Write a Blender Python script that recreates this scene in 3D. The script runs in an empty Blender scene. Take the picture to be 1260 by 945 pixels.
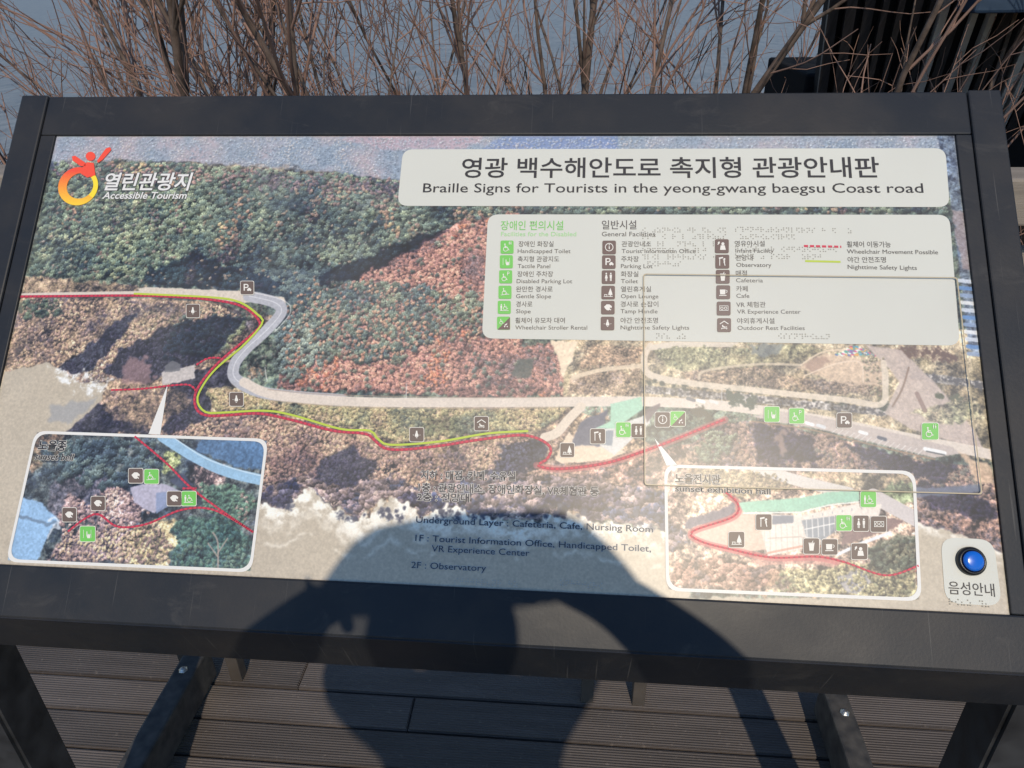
import bpy, bmesh, math, random
import numpy as np
from mathutils import Vector, Matrix, Euler
R = math.radians
scene = bpy.context.scene
col = scene.collection

# ------------------------------------------------------------------ camera, sky, sun, exposure
CAM = Vector((0, 0, 1.5))
cam_m = np.array([[0.996276, 0.026955, -0.081900], [0.084688, -0.484267, 0.870812], [-0.016189, -0.874505, -0.484746]])
cd = bpy.data.cameras.new('camera'); cam = bpy.data.objects.new('camera', cd); col.objects.link(cam)
cd.sensor_width = 36; cd.lens = 25.714; cd.clip_start = 0.02; cd.clip_end = 20000
m3 = Matrix((cam_m @ np.diag([1.0, -1.0, -1.0])).tolist())
cam.matrix_world = Matrix.Translation(CAM) @ m3.to_4x4()
scene.camera = cam

SUN_EL, SUN_AZ = R(45), R(10.5)              # behind the viewer's right shoulder
to_sun = Vector((math.sin(SUN_AZ) * math.cos(SUN_EL), -math.cos(SUN_AZ) * math.cos(SUN_EL), math.sin(SUN_EL)))
w = bpy.data.worlds.new('World'); scene.world = w; w.use_nodes = True
nt = w.node_tree; bg = nt.nodes['Background']
sky = nt.nodes.new('ShaderNodeTexSky'); sky.sky_type = 'NISHITA'; sky.sun_disc = False
sky.sun_elevation = SUN_EL; sky.sun_rotation = math.pi - SUN_AZ
sky.air_density = 1.4; sky.dust_density = 0.0; sky.ozone_density = 6.0
nt.links.new(sky.outputs[0], bg.inputs[0]); bg.inputs[1].default_value = 0.125
sd = bpy.data.lights.new('sun', 'SUN'); sd.energy = 2.75; sd.angle = R(0.53); sd.color = (1.0, 0.86, 0.665)
sun = bpy.data.objects.new('sun', sd); col.objects.link(sun)
sun.rotation_euler = to_sun.to_track_quat('Z', 'Y').to_euler(); sun.location = (2, -6, 8)
vs = scene.view_settings
vs.view_transform = 'Standard'; vs.look = 'None'; vs.gamma = 1; vs.use_curve_mapping = False
vs.exposure = 0.0
scene.cycles.max_bounces = 6; scene.cycles.transparent_max_bounces = 12
scene.cycles.caustics_reflective = False; scene.cycles.caustics_refractive = False

# ------------------------------------------------------------------ helpers
def lin(c):
    return tuple((v / 255 / 12.92 if v / 255 <= .04045 else ((v / 255 + .055) / 1.055) ** 2.4) for v in c[:3]) + (1,)

def mat(name, c, rough=.5, spec=.5, metal=0, var=0, vscale=20, rvar=0, bump=0, bscale=60, c2=None, stretch=None):
    m = bpy.data.materials.new(name); m.use_nodes = True
    n = m.node_tree.nodes; l = m.node_tree.links; b = n['Principled BSDF']
    c = tuple(c[:3]) + (1,)
    b.inputs['Base Color'].default_value = c
    b.inputs['Roughness'].default_value = rough; b.inputs['Metallic'].default_value = metal
    b.inputs['Specular IOR Level'].default_value = spec
    tc = n.new('ShaderNodeTexCoord'); co = tc.outputs['Object']
    if stretch:
        mp = n.new('ShaderNodeMapping'); mp.inputs['Scale'].default_value = stretch
        l.new(co, mp.inputs[0]); co = mp.outputs[0]
    if var or rvar or c2:
        t = n.new('ShaderNodeTexNoise'); t.inputs['Scale'].default_value = vscale; t.inputs['Detail'].default_value = 6
        l.new(co, t.inputs['Vector'])
        if var or c2:
            r = n.new('ShaderNodeValToRGB')
            r.color_ramp.elements[0].position = .3; r.color_ramp.elements[1].position = .7
            k0, k1 = 1 - var, 1 + var
            r.color_ramp.elements[0].color = tuple(v * k0 for v in c[:3]) + (1,)
            e = c2 if c2 else tuple(v * k1 for v in c[:3])
            r.color_ramp.elements[1].color = tuple(e[:3]) + (1,)
            l.new(t.outputs[0], r.inputs[0]); l.new(r.outputs[0], b.inputs['Base Color'])
        if rvar:
            mr = n.new('ShaderNodeMapRange'); mr.inputs['To Min'].default_value = rough - rvar; mr.inputs['To Max'].default_value = rough + rvar
            mr.inputs['From Min'].default_value = .3; mr.inputs['From Max'].default_value = .7
            l.new(t.outputs[0], mr.inputs[0]); l.new(mr.outputs[0], b.inputs['Roughness'])
    if bump:
        t2 = n.new('ShaderNodeTexNoise'); t2.inputs['Scale'].default_value = bscale; t2.inputs['Detail'].default_value = 4
        l.new(co, t2.inputs['Vector'])
        bp = n.new('ShaderNodeBump'); bp.inputs['Strength'].default_value = bump; bp.inputs['Distance'].default_value = .002
        l.new(t2.outputs[0], bp.inputs['Height']); l.new(bp.outputs[0], b.inputs['Normal'])
    return m

def add_box(bm, x0, x1, y0, y1, z0, z1, mi=0):
    vs_ = [bm.verts.new((x, y, z)) for z in (z0, z1) for y in (y0, y1) for x in (x0, x1)]
    out = []
    for q in ((0, 2, 3, 1), (4, 5, 7, 6), (0, 1, 5, 4), (2, 6, 7, 3), (0, 4, 6, 2), (1, 3, 7, 5)):
        f = bm.faces.new([vs_[i] for i in q]); f.material_index = mi; out.append(f)
    return vs_, out

def box_bm(*a, bevel=0, seg=2):
    bm = bmesh.new(); add_box(bm, *a)
    if bevel: bmesh.ops.bevel(bm, geom=bm.edges[:], offset=bevel, segments=seg, affect='EDGES', profile=.5)
    return bm

def add_tube(bm, pts, rad, sides=6, cap=True, mi=0):
    pts = [Vector(p) for p in pts]; rings = []
    a = None
    for i, p in enumerate(pts):
        t = (pts[min(i + 1, len(pts) - 1)] - pts[max(i - 1, 0)]).normalized()
        if a is None:
            a = t.orthogonal().normalized()
        else:
            a = (a - t * a.dot(t)).normalized()
        b = t.cross(a); r = rad[i] if hasattr(rad, '__len__') else rad
        rings.append([bm.verts.new(p + (a * math.cos(2 * math.pi * k / sides) + b * math.sin(2 * math.pi * k / sides)) * r) for k in range(sides)])
    for i in range(len(rings) - 1):
        for k in range(sides):
            f = bm.faces.new((rings[i][k], rings[i][(k + 1) % sides], rings[i + 1][(k + 1) % sides], rings[i + 1][k])); f.smooth = True; f.material_index = mi
    if cap:
        bm.faces.new(rings[0][::-1]); bm.faces.new(rings[-1])

def add_lathe(bm, prof, sides=32, mi=0):          # profile of (radius, height) round local Z
    rings = [[bm.verts.new((r * math.cos(2 * math.pi * k / sides), r * math.sin(2 * math.pi * k / sides), z)) for k in range(sides)] for r, z in prof]
    for i in range(len(rings) - 1):
        for k in range(sides):
            f = bm.faces.new((rings[i][k], rings[i][(k + 1) % sides], rings[i + 1][(k + 1) % sides], rings[i + 1][k])); f.smooth = True; f.material_index = mi
    bm.faces.new(rings[0][::-1]); bm.faces.new(rings[-1])

def obj(name, bm, m, parent=None, loc=None, rot=None):
    me = bpy.data.meshes.new(name)
    if isinstance(bm, bmesh.types.BMesh):
        bm.normal_update(); bm.to_mesh(me); bm.free()
    else:
        me = bm
    for x in (m if isinstance(m, (list, tuple)) else [m]): me.materials.append(x)
    o = bpy.data.objects.new(name, me); col.objects.link(o)
    if parent: o.parent = parent
    if loc is not None: o.location = loc
    if rot is not None: o.rotation_euler = rot
    return o

def thing(name, label, cat, loc=(0, 0, 0), rot=(0, 0, 0), group=None):
    o = bpy.data.objects.new(name, None); col.objects.link(o); o.empty_display_size = .1
    o.location = loc; o.rotation_euler = rot
    return tag(o, label, cat, group)

def tag(o, label, cat, group=None):
    o['label'] = label; o['category'] = cat
    if group: o['group'] = group
    return o

def struct(name, bm, m, loc=(0, 0, 0)):
    o = obj(name, bm, m, None, loc); o['kind'] = 'structure'; return o

# ------------------------------------------------------------------ sea and hillside
def sea_material():
    m = mat('sea_water', (.10, .125, .15), rough=.45, spec=.25)
    n = m.node_tree.nodes; l = m.node_tree.links; b = n['Principled BSDF']
    tc = n.new('ShaderNodeTexCoord')
    mp = n.new('ShaderNodeMapping'); mp.inputs['Scale'].default_value = (.35, .12, 1); l.new(tc.outputs['Object'], mp.inputs[0])
    t = n.new('ShaderNodeTexNoise'); t.inputs['Scale'].default_value = 1.3; t.inputs['Detail'].default_value = 8; t.inputs['Roughness'].default_value = .65
    l.new(mp.outputs[0], t.inputs['Vector'])
    bp = n.new('ShaderNodeBump'); bp.inputs['Strength'].default_value = .6; bp.inputs['Distance'].default_value = .5
    l.new(t.outputs[0], bp.inputs['Height']); l.new(bp.outputs[0], b.inputs['Normal'])
    r = n.new('ShaderNodeValToRGB'); r.color_ramp.elements[0].position = .35; r.color_ramp.elements[1].position = .7
    r.color_ramp.elements[0].color = (.12, .132, .148, 1); r.color_ramp.elements[1].color = (.235, .24, .245, 1)
    l.new(t.outputs[0], r.inputs[0]); l.new(r.outputs[0], b.inputs['Base Color'])
    return m
bm = bmesh.new()
vs_ = [bm.verts.new(p) for p in ((-9000, -200, -18), (9000, -200, -18), (9000, 14000, -18), (-9000, 14000, -18))]
bm.faces.new(vs_); struct('sea', bm, sea_material())

rng = random.Random(3)
bm = bmesh.new(); NX, NY = 50, 30; grid = []
for j in range(NY + 1):
    for i in range(NX + 1):
        x = -25 + 50 * i / NX; y = -30 + 72 * (j / NY)
        z = -.45 if y < 1.6 else -.45 - (y - 1.6) * .62
        z += rng.uniform(-.12, .12) * min(1, max(0, (y - 1) * .3))
        grid.append(bm.verts.new((x, y, z)))
for j in range(NY):
    for i in range(NX):
        a = j * (NX + 1) + i
        f = bm.faces.new((grid[a], grid[a + 1], grid[a + NX + 2], grid[a + NX + 1])); f.smooth = True
struct('hillside', bm, mat('dry_hillside', (.10, .075, .05), rough=.95, spec=.1, var=.4, vscale=3, bump=.6, bscale=20))

# ------------------------------------------------------------------ decking
def deck_material():
    m = mat('composite_decking', (.105, .090, .084), rough=.62, spec=.35, var=.16, vscale=9, stretch=(.6, 5, 1))
    n = m.node_tree.nodes; l = m.node_tree.links; b = n['Principled BSDF']
    tc = n.new('ShaderNodeTexCoord'); sp = n.new('ShaderNodeSeparateXYZ'); l.new(tc.outputs['Object'], sp.inputs[0])
    k = n.new('ShaderNodeMath'); k.operation = 'MULTIPLY'; k.inputs[1].default_value = 2 * math.pi / .0062; l.new(sp.outputs['Y'], k.inputs[0])
    s = n.new('ShaderNodeMath'); s.operation = 'SINE'; l.new(k.outputs[0], s.inputs[0])
    no = n.new('ShaderNodeTexNoise'); no.inputs['Scale'].default_value = 140; l.new(tc.outputs['Object'], no.inputs['Vector'])
    ad = n.new('ShaderNodeMath'); ad.operation = 'MULTIPLY_ADD'; ad.inputs[1].default_value = .8; l.new(no.outputs[0], ad.inputs[0]); l.new(s.outputs[0], ad.inputs[2])
    bp = n.new('ShaderNodeBump'); bp.inputs['Strength'].default_value = .55; bp.inputs['Distance'].default_value = .0015
    l.new(ad.outputs[0], bp.inputs['Height']); l.new(bp.outputs[0], b.inputs['Normal'])
    # pale grit and dust specks
    t = n.new('ShaderNodeTexNoise'); t.inputs['Scale'].default_value = 75; t.inputs['Detail'].default_value = 5; l.new(tc.outputs['Object'], t.inputs['Vector'])
    r = n.new('ShaderNodeValToRGB'); r.color_ramp.elements[0].position = .62; r.color_ramp.elements[1].position = .78
    r.color_ramp.elements[0].color = (0, 0, 0, 1); r.color_ramp.elements[1].color = (.6, .6, .6, 1); l.new(t.outputs[0], r.inputs[0])
    mx = n.new('ShaderNodeMixRGB'); mx.inputs[2].default_value = (.24, .20, .17, 1)
    src = b.inputs['Base Color'].links[0].from_socket
    ge = n.new('ShaderNodeNewGeometry'); hv = n.new('ShaderNodeHueSaturation'); vr = n.new('ShaderNodeMapRange'); vr.inputs['To Min'].default_value = .78; vr.inputs['To Max'].default_value = 1.22
    l.new(ge.outputs['Random Per Island'], vr.inputs[0]); l.new(vr.outputs[0], hv.inputs['Value']); l.new(src, hv.inputs['Color'])
    l.new(r.outputs[0], mx.inputs[0]); l.new(hv.outputs[0], mx.inputs[1]); l.new(mx.outputs[0], b.inputs['Base Color'])
    return m
bm = bmesh.new(); PITCH = .0935; rng = random.Random(8)
for k in range(-45, 5):
    y1 = 1.145 + PITCH * k + PITCH - .0025; y0 = 1.145 + PITCH * k + .0025
    joints = [-4.0]; x = -4.0 + rng.uniform(.4, 1.8)
    while x < 3.6: joints.append(x); x += 1.8
    joints.append(3.9)
    if k == -1: joints = [-4, -2.14, -.355, 1.44, 3.9]
    if k == -2: joints = [-4, -2.2, 1.2, 3.9]
    if k == -3: joints = [-4, -2.2, -.39, 1.42, 3.9]
    for a, b_ in zip(joints[:-1], joints[1:]):
        t = bmesh.new(); add_box(t, a + .0012, b_ - .0012, y0, y1, -.025, rng.uniform(-.0006, .0006))
        bmesh.ops.bevel(t, geom=[e for e in t.edges if all(v.co.z > -.01 for v in e.verts)], offset=.0028, segments=2, affect='EDGES')
        me = bpy.data.meshes.new('t'); t.to_mesh(me); t.free(); bm.from_mesh(me); bpy.data.meshes.remove(me)
deck = struct('deck', bm, deck_material())
bm = bmesh.new()
for x in np.arange(-3.8, 4, .45): add_box(bm, x, x + .05, -3.0, 1.6, -.30, -.026)
struct('deck_joists', bm, mat('joist_steel', (.02, .02, .02), rough=.8))

# ------------------------------------------------------------------ railing behind the board
M_rail = mat('weathered_composite', (.27, .235, .20), rough=.7, spec=.3, var=.15, vscale=8, stretch=(.5, 6, 6), bump=.3, bscale=80)
M_post = mat('post_composite', (.075, .064, .056), rough=.7, spec=.3, var=.2, vscale=12)
rail = thing('deck_railing', 'beige composite deck railing with paired posts right behind the sign board', 'railing', (-.1, 1.165, 0))
def rl(name, m, x0, x1, y0, y1, z0, z1, bev=.004): return obj(name, box_bm(x0 + .1, x1 + .1, y0 - 1.165, y1 - 1.165, z0, z1, bevel=bev), m, rail)
rl('handrail', M_rail, -3.9, 3.9, 1.125, 1.205, 1.165, 1.235)
rl('lower_rail', M_rail, -3.9, 3.9, 1.187, 1.212, 1.02, 1.11)
rl('lower_rail', M_rail, -3.9, 3.9, 1.187, 1.212, .78, .87)
for c in (-2.67, -1.75, -.862, .115, 1.03, 1.95, 2.87):
    for dx in (-.060, .060):
        rl('post', M_post, c + dx - .0145, c + dx + .0145, 1.155, 1.185, 0, 1.165, .002)

# ------------------------------------------------------------------ dark slatted pavilion to the right
M_slat = mat('dark_slats', (.045, .042, .045), rough=.5, spec=.4, var=.35, vscale=14, stretch=(12, 1, 1))
M_slat_lit = mat('sunlit_slats', (.5, .48, .47), rough=.55, spec=.4, var=.3, vscale=9)  # sunlight catching the right-hand slats, painted in as a paler colour
M_navy = mat('navy_beam_paint', (.022, .045, .085), rough=.45)
pav = thing('slatted_pavilion', 'dark slatted pavilion wall with a navy eave beam behind the bare shrubs', 'pavilion', (2.0, 3.2, -3))
O = Vector((.7604, 2.6, 1.3255)); D = Vector((.0, .633, -.774)).normalized(); Lx = Vector((.2124, .6187, -.7564)).normalized()
NB = Vector((0, -.774, -.633))
def slab(bm, a0, a1, s0, s1, n0, n1, skew=Lx):
    vs_ = []
    for n_ in (n0, n1):
        for s in (s0, s1):
            for a in (a0, a1):
                vs_.append(bm.verts.new(O + Vector((a, 0, 0)) + skew * s + NB * n_ - pav.location))
    for q in ((0, 2, 3, 1), (4, 5, 7, 6), (0, 1, 5, 4), (2, 6, 7, 3), (0, 4, 6, 2), (1, 3, 7, 5)): bm.faces.new([vs_[i] for i in q])
bm = bmesh.new(); slab(bm, 0, 3.2, -1.6, 2.6, -.10, -.03); obj('wall_panel', bm, mat('dark_backing', (.012, .013, .016), rough=.9, spec=.15), pav)
bm = bmesh.new(); bm2 = bmesh.new(); rng = random.Random(5); a = .0; k = 0
while a < 3.15:
    wd = rng.choice((.018, .022, .03)); 
    slab(bm2 if (a > .28 and rng.random() < .42) else bm, a, a + wd, -1.58, 2.5, -.029, rng.uniform(-.012, .004)); a += wd + rng.uniform(.012, .03)
obj('batten_cladding', bm, M_slat, pav); obj('sunlit_battens', bm2, M_slat_lit, pav)
bm = box_bm(-.96, 1.6, -.92, -.80, 4.398, 4.62, bevel=.008); obj('eave_beam', bm, M_navy, pav)
bm = box_bm(-1.20, 1.8, -.32, .3, 0.2, 4.188, bevel=.01); obj('base_plinth', bm, mat('plinth_stain', (.018, .017, .018), rough=.95, spec=.05), pav)

# ------------------------------------------------------------------ bare shrubs between railing and sea
M_bark = mat('grey_brown_bark', (.125, .092, .075), rough=.85, spec=.2, var=.45, vscale=30, bump=.5, bscale=90)
M_twig = mat('reddish_twigs', (.30, .185, .145), rough=.8, spec=.25, var=.35, vscale=6)
def grow(p, d, length, n, r0, r1, rg, wander, lift):
    pts = [Vector(p)]; d = Vector(d).normalized(); rad = [r0]
    for i in range(n):
        d = (d + Vector((rg.gauss(0, wander), rg.gauss(0, wander), rg.gauss(0, wander) + lift))).normalized()
        pts.append(pts[-1] + d * (length / n)); rad.append(r0 + (r1 - r0) * (i + 1) / n)
    return pts, rad
def fork(d, ang, rg):
    d = Vector(d).normalized(); o_ = d.orthogonal().normalized(); o_ = Matrix.Rotation(rg.uniform(0, 6.283), 3, d) @ o_
    return (d * math.cos(ang) + o_ * math.sin(ang)).normalized()
def shrub(x, y, lean, seed, stems, label, hgt=2.6, fine=1.0, base=-.45, thin=1.0):
    rg = random.Random(seed)
    z0 = base - max(0, y - 1.6) * .62
    t = thing('bare_shrub', label, 'shrub', (x, y, z0), group='bare shrubs beyond the deck railing')
    st = bmesh.new(); tw = bmesh.new()
    for s in range(stems):
        a = rg.uniform(-.95, .95)
        d = Vector((a * .80 + lean, rg.uniform(-.12, .35), 1)).normalized()
        L = (hgt - z0) * rg.uniform(.78, 1.05)
        pts, rad = grow((a * .28, rg.uniform(-.12, .15), 0), d, L, 14, rg.choice((.010, .013, .016, .022, .028)) * thin, .004 * thin, rg, .055, .015)
        add_tube(st, pts, rad, 7)
        zlo = .72 - z0
        for i in range(2, 14):
            if pts[i].z < zlo - .5: continue
            for c in range(rg.choice((1, 2, 2, 3))):
                dd = fork(pts[i] - pts[i - 1], R(rg.uniform(14, 38)), rg)
                L1 = rg.uniform(.35, .95)
                p1, r1 = grow(pts[i], dd, L1, 7, min(rad[i] * .6, .008 * thin), .0018 * thin, rg, .065, .05)
                add_tube(tw if r1[0] < .0055 else st, p1, r1, 5, False)
                for j in range(1, 7):
                    if rg.random() < .62 * fine:
                        d2 = fork(p1[j] - p1[j - 1], R(rg.uniform(16, 42)), rg)
                        p2, r2 = grow(p1[j], d2, rg.uniform(.18, .5), 5, .0028 * thin, .0011 * thin, rg, .09, .04)
                        add_tube(tw, p2, r2, 4, False)
                        for q in range(1, 5):
                            if rg.random() < .5 * fine:
                                d3 = fork(p2[q] - p2[q - 1], R(rg.uniform(25, 60)), rg)
                                p3, r3 = grow(p2[q], d3, rg.uniform(.08, .22), 3, .0017 * thin, .0008 * thin, rg, .16, .03)
                                add_tube(tw, p3, r3, 3, False)
    obj('trunk', st, M_bark, t); obj('crown', tw, M_twig, t)
shrub(-1.75, 2.3, -.30, 11, 6, 'bare shrub at the far left, its stems leaning out of the picture')
shrub(-1.05, 2.15, -.22, 12, 6, 'bare shrub behind the left board corner, thick dark stem leaning left')
shrub(-.62, 2.7, .02, 13, 6, 'bare upright shrub rising behind the left half of the board top')
shrub(-.20, 2.4, .05, 14, 6, 'bare shrub with grey stems behind the middle of the board top')
shrub(.30, 2.6, .22, 15, 6, 'bare reddish shrub right of the middle, stems leaning right')
shrub(.62, 2.2, .34, 16, 4, 'bare shrub leaning right across the edge of the dark slats', thin=.75)
shrub(1.15, 2.0, .34, 17, 4, 'bare thin twigged shrub in front of the dark slatted pavilion', fine=1, thin=.6)
shrub(-1.5, 3.6, -.05, 18, 5, 'bare shrub farther down the slope at the left')
shrub(.1, 3.7, .1, 19, 6, 'bare shrub farther down the slope behind the middle')

# ------------------------------------------------------------------ the sign: board geometry
P0 = Vector((-.127169, .805651, 1.106775)); TILT = R(46.6335)
BASE = Vector((-.127, .62, 0))
# rectifying homography: measurements digitised from the artwork -> metres on the board face (u right, v up)
HM = np.array([[1.2203666e-3, 7.7404516e-5, -.73817074], [2.8689379e-5, -1.2674009e-3, .51945465], [1.0292884e-4, 3.5182361e-4, 1.0]])
HI = np.linalg.inv(HM)
def P(x, y):
    q = HM @ np.array([x, y, 1.0]); return (q[0] / q[2], q[1] / q[2])
def PM(pts):                                        # -> millimetres from the print's top left corner
    return [((P(x, y)[0] + .6) * 1000, (.29 - P(x, y)[1]) * 1000) for x, y in pts]

# ------------------------------------------------------------------ the printed aerial picture, computed as an image
PW, PH, RES = 1200.0, 580.0, .7
NXp, NYp = int(PW / RES), int(PH / RES)
gx, gy = np.meshgrid((np.arange(NXp, dtype=np.float32) + .5) * RES, (np.arange(NYp, dtype=np.float32) + .5) * RES)
def vnoise(x, y, seed):
    rg = np.random.RandomState(seed); T = rg.rand(256, 256).astype(np.float32)
    xi = np.floor(x).astype(np.int32); yi = np.floor(y).astype(np.int32)
    fx = x - xi; fy = y - yi; fx = fx * fx * (3 - 2 * fx); fy = fy * fy * (3 - 2 * fy)
    a = T[yi & 255, xi & 255]; b = T[yi & 255, (xi + 1) & 255]; c = T[(yi + 1) & 255, xi & 255]; d = T[(yi + 1) & 255, (xi + 1) & 255]
    return (a + (b - a) * fx) * (1 - fy) + (c + (d - c) * fx) * fy
def fbm(scale, seed, octv=4, x=None, y=None, gain=.5):
    x = gx if x is None else x; y = gy if y is None else y
    s = 0; amp = 1; tot = 0
    for k in range(octv):
        s = s + amp * vnoise(x / scale * 2 ** k + 17.3 * k, y / scale * 2 ** k + 9.1 * k, seed + k); tot += amp; amp *= gain
    return s / tot
def worley(cell, seed, wx=0, wy=0, sy=1.0):
    rg = np.random.RandomState(seed); TX = rg.rand(256, 256).astype(np.float32); TY = rg.rand(256, 256).astype(np.float32); TI = rg.rand(256, 256).astype(np.float32)
    x = (gx + wx) / cell; y = (gy + wy) / (cell * sy); xi = np.floor(x).astype(np.int32); yi = np.floor(y).astype(np.int32)
    best = np.full(x.shape, 9, np.float32); ID = np.zeros_like(best); DX = np.zeros_like(best); DY = np.zeros_like(best)
    for j in (-1, 0, 1):
        for i in (-1, 0, 1):
            cx = xi + i; cy = yi + j
            px = cx + TX[cy & 255, cx & 255]; py = cy + TY[cy & 255, cx & 255]
            dx = x - px; dy = y - py; d = dx * dx + dy * dy; k = d < best
            best = np.where(k, d, best); ID = np.where(k, TI[cy & 255, cx & 255], ID); DX = np.where(k, dx, DX); DY = np.where(k, dy, DY)
    return np.sqrt(best), ID, DX, DY
W1 = (fbm(9, 1, 3) - .5) * 14; W2 = (fbm(9, 5, 3) - .5) * 14
WS1 = (fbm(3, 71, 2) - .5) * 5; WS2 = (fbm(3, 75, 2) - .5) * 5
BIGN = fbm(90, 20, 4); MIDN = fbm(28, 30, 4); FINE = fbm(2.6, 40, 2); GR = fbm(1.3, 44, 1)
trees = worley(8.2, 3, WS1 * .9, WS2 * .9, .95); shrubs_ = worley(5.0, 4, WS1, WS2, .85); big = worley(12, 6, W1 * .5 + WS1, W2 * .5 + WS2, .9); rocks = worley(22, 9, W1, W2, .8); rocks2 = worley(7.5, 10, WS1, WS2, .8)
HILL = fbm(75, 120, 5); gyy, gxx = np.gradient(HILL); RELIEF = np.clip((-.75 * gxx - .65 * gyy) / RES * 75 * .9, -1, 1)     # slopes facing the picture's own light
LEAF = fbm(5.5, 130, 4, gain=.75); LEAF2 = fbm(3.6, 136, 3, gain=.8); CLUMP = fbm(15, 140, 4, gain=.62)
def veg(field, pal, relief=.5, fine=.45, patch=.5, seed=50):
    d, ID, DX, DY = field
    t = np.clip((1 - patch) * (.35 * ID + .65 * ((LEAF2 - .5) * 2.4 + .5)) + patch * ((fbm(30, seed, 4) - .5) * 2.3 + .5), 0, .9999)
    pal = np.array(pal, np.float32); k = t * (len(pal) - 1); i0 = np.clip(k.astype(np.int32), 0, len(pal) - 2); f = (k - i0)[..., None]
    c = pal[i0] * (1 - f) + pal[i0 + 1] * f
    g = c.mean(-1, keepdims=True); c = g + (c - g) * .92
    sh = 1.0 + relief * .62 * ((.42 - d) * 1.1 - .30 * DX - .62 * DY + .30 * (ID - .5)) + fine * 2.1 * (LEAF - .5) + 1.0 * (CLUMP - .5) + .34 * (GR - .5) + .42 * (FINE - .5) + .12 * (BIGN - .5) + .34 * RELIEF
    sh = np.clip(sh, .38, 1.7)[..., None]
    cool = np.array((.90, .97, 1.14), np.float32); dk = np.clip((1 - sh) * 1.5, 0, 1)       # the photographed shade is bluish
    return c * sh * (1 + (cool - 1) * dk)
IMG = np.zeros((NYp, NXp, 3), np.float32)
def mask(pts, warp=1.0, smooth=2):
    p = PM(pts); X = gx + W1 * warp + WS1 * warp * .6; Y = gy + W2 * warp + WS2 * warp * .6
    m = np.zeros(gx.shape, bool)
    for (x0, y0), (x1, y1) in zip(p, p[1:] + p[:1]):
        if abs(y1 - y0) < 1e-6: continue
        m ^= ((y0 > Y) != (y1 > Y)) & (X < (x1 - x0) * (Y - y0) / (y1 - y0) + x0)
    m = m.astype(np.float32)
    for _ in range(smooth):
        m = (m + np.roll(m, 1, 0) + np.roll(m, -1, 0) + np.roll(m, 1, 1) + np.roll(m, -1, 1)) / 5
    return m
def put(m, c, op=1.0):
    global IMG
    c = np.array(c, np.float32)
    IMG = IMG + (c - IMG) * (m * op)[..., None]
def catmull(pts, n=8):
    pts = [pts[0]] + list(pts) + [pts[-1]]; out = []
    for i in range(1, len(pts) - 2):
        p0, p1, p2, p3 = [np.array(pts[k], float) for k in (i - 1, i, i + 1, i + 2)]
        for k in range(n):
            t = k / n; out.append(tuple(.5 * ((2 * p1) + (-p0 + p2) * t + (2 * p0 - 5 * p1 + 4 * p2 - p3) * t * t + (-p0 + 3 * p1 - 3 * p2 + p3) * t ** 3)))
    out.append(tuple(pts[-2])); return out
def dist(pts, curve=True, warp=0.0):
    p = PM(catmull(pts) if curve else pts); D_ = np.full(gx.shape, 1e3, np.float32)
    X = gx + W1 * warp; Y = gy + W2 * warp
    for (x0, y0), (x1, y1) in zip(p[:-1], p[1:]):
        dx, dy = x1 - x0, y1 - y0; L2 = dx * dx + dy * dy + 1e-9
        t = np.clip(((X - x0) * dx + (Y - y0) * dy) / L2, 0, 1)
        D_ = np.minimum(D_, np.hypot(X - x0 - t * dx, Y - y0 - t * dy))
    return D_
def stroke(pts, wd, c, op=1.0, curve=True, soft=.8, warp=0.0, tex=0):
    p = PM(catmull(pts) if curve else pts); g = wd + soft * 2 + warp * 8 + 3
    i0 = max(0, int((min(q[0] for q in p) - g) / RES)); i1 = min(NXp, int((max(q[0] for q in p) + g) / RES) + 1)
    j0 = max(0, int((min(q[1] for q in p) - g) / RES)); j1 = min(NYp, int((max(q[1] for q in p) + g) / RES) + 1)
    if i1 <= i0 or j1 <= j0: return
    sl = (slice(j0, j1), slice(i0, i1)); X = gx[sl] + W1[sl] * warp; Y = gy[sl] + W2[sl] * warp; D_ = np.full(X.shape, 1e3, np.float32)
    for (x0, y0), (x1, y1) in zip(p[:-1], p[1:]):
        dx, dy = x1 - x0, y1 - y0; L2 = dx * dx + dy * dy + 1e-9
        t = np.clip(((X - x0) * dx + (Y - y0) * dy) / L2, 0, 1); D_ = np.minimum(D_, np.hypot(X - x0 - t * dx, Y - y0 - t * dy))
    m = (np.clip((wd / 2 - D_) / soft + .5, 0, 1) * op)[..., None]
    c = np.ones((1, 1, 3), np.float32) * np.array(c, np.float32)
    if tex: c = c * (1 + tex * (FINE[sl] - .5) + tex * (MIDN[sl] - .5))[..., None]
    IMG[sl] += (c - IMG[sl]) * m
def flat(c, a=.1): return np.array(c, np.float32) * (1 + a * (FINE - .5) * 2 + a * (MIDN - .5))[..., None]
def shade(pts, k=.5, c=(62, 70, 92), warp=.8, sm=4):
    global IMG
    m = mask(pts, warp * 1.5, sm + 4); m = np.clip(m * 1.3 - .5 * np.clip((LEAF - .52) * 3 + (CLUMP - .55) * 2.5, 0, 1), 0, 1) * k
    f = np.array(c, np.float32) / 150
    IMG = IMG * (1 + (f - 1) * (m * 1.1).clip(0, 1)[..., None])
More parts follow.
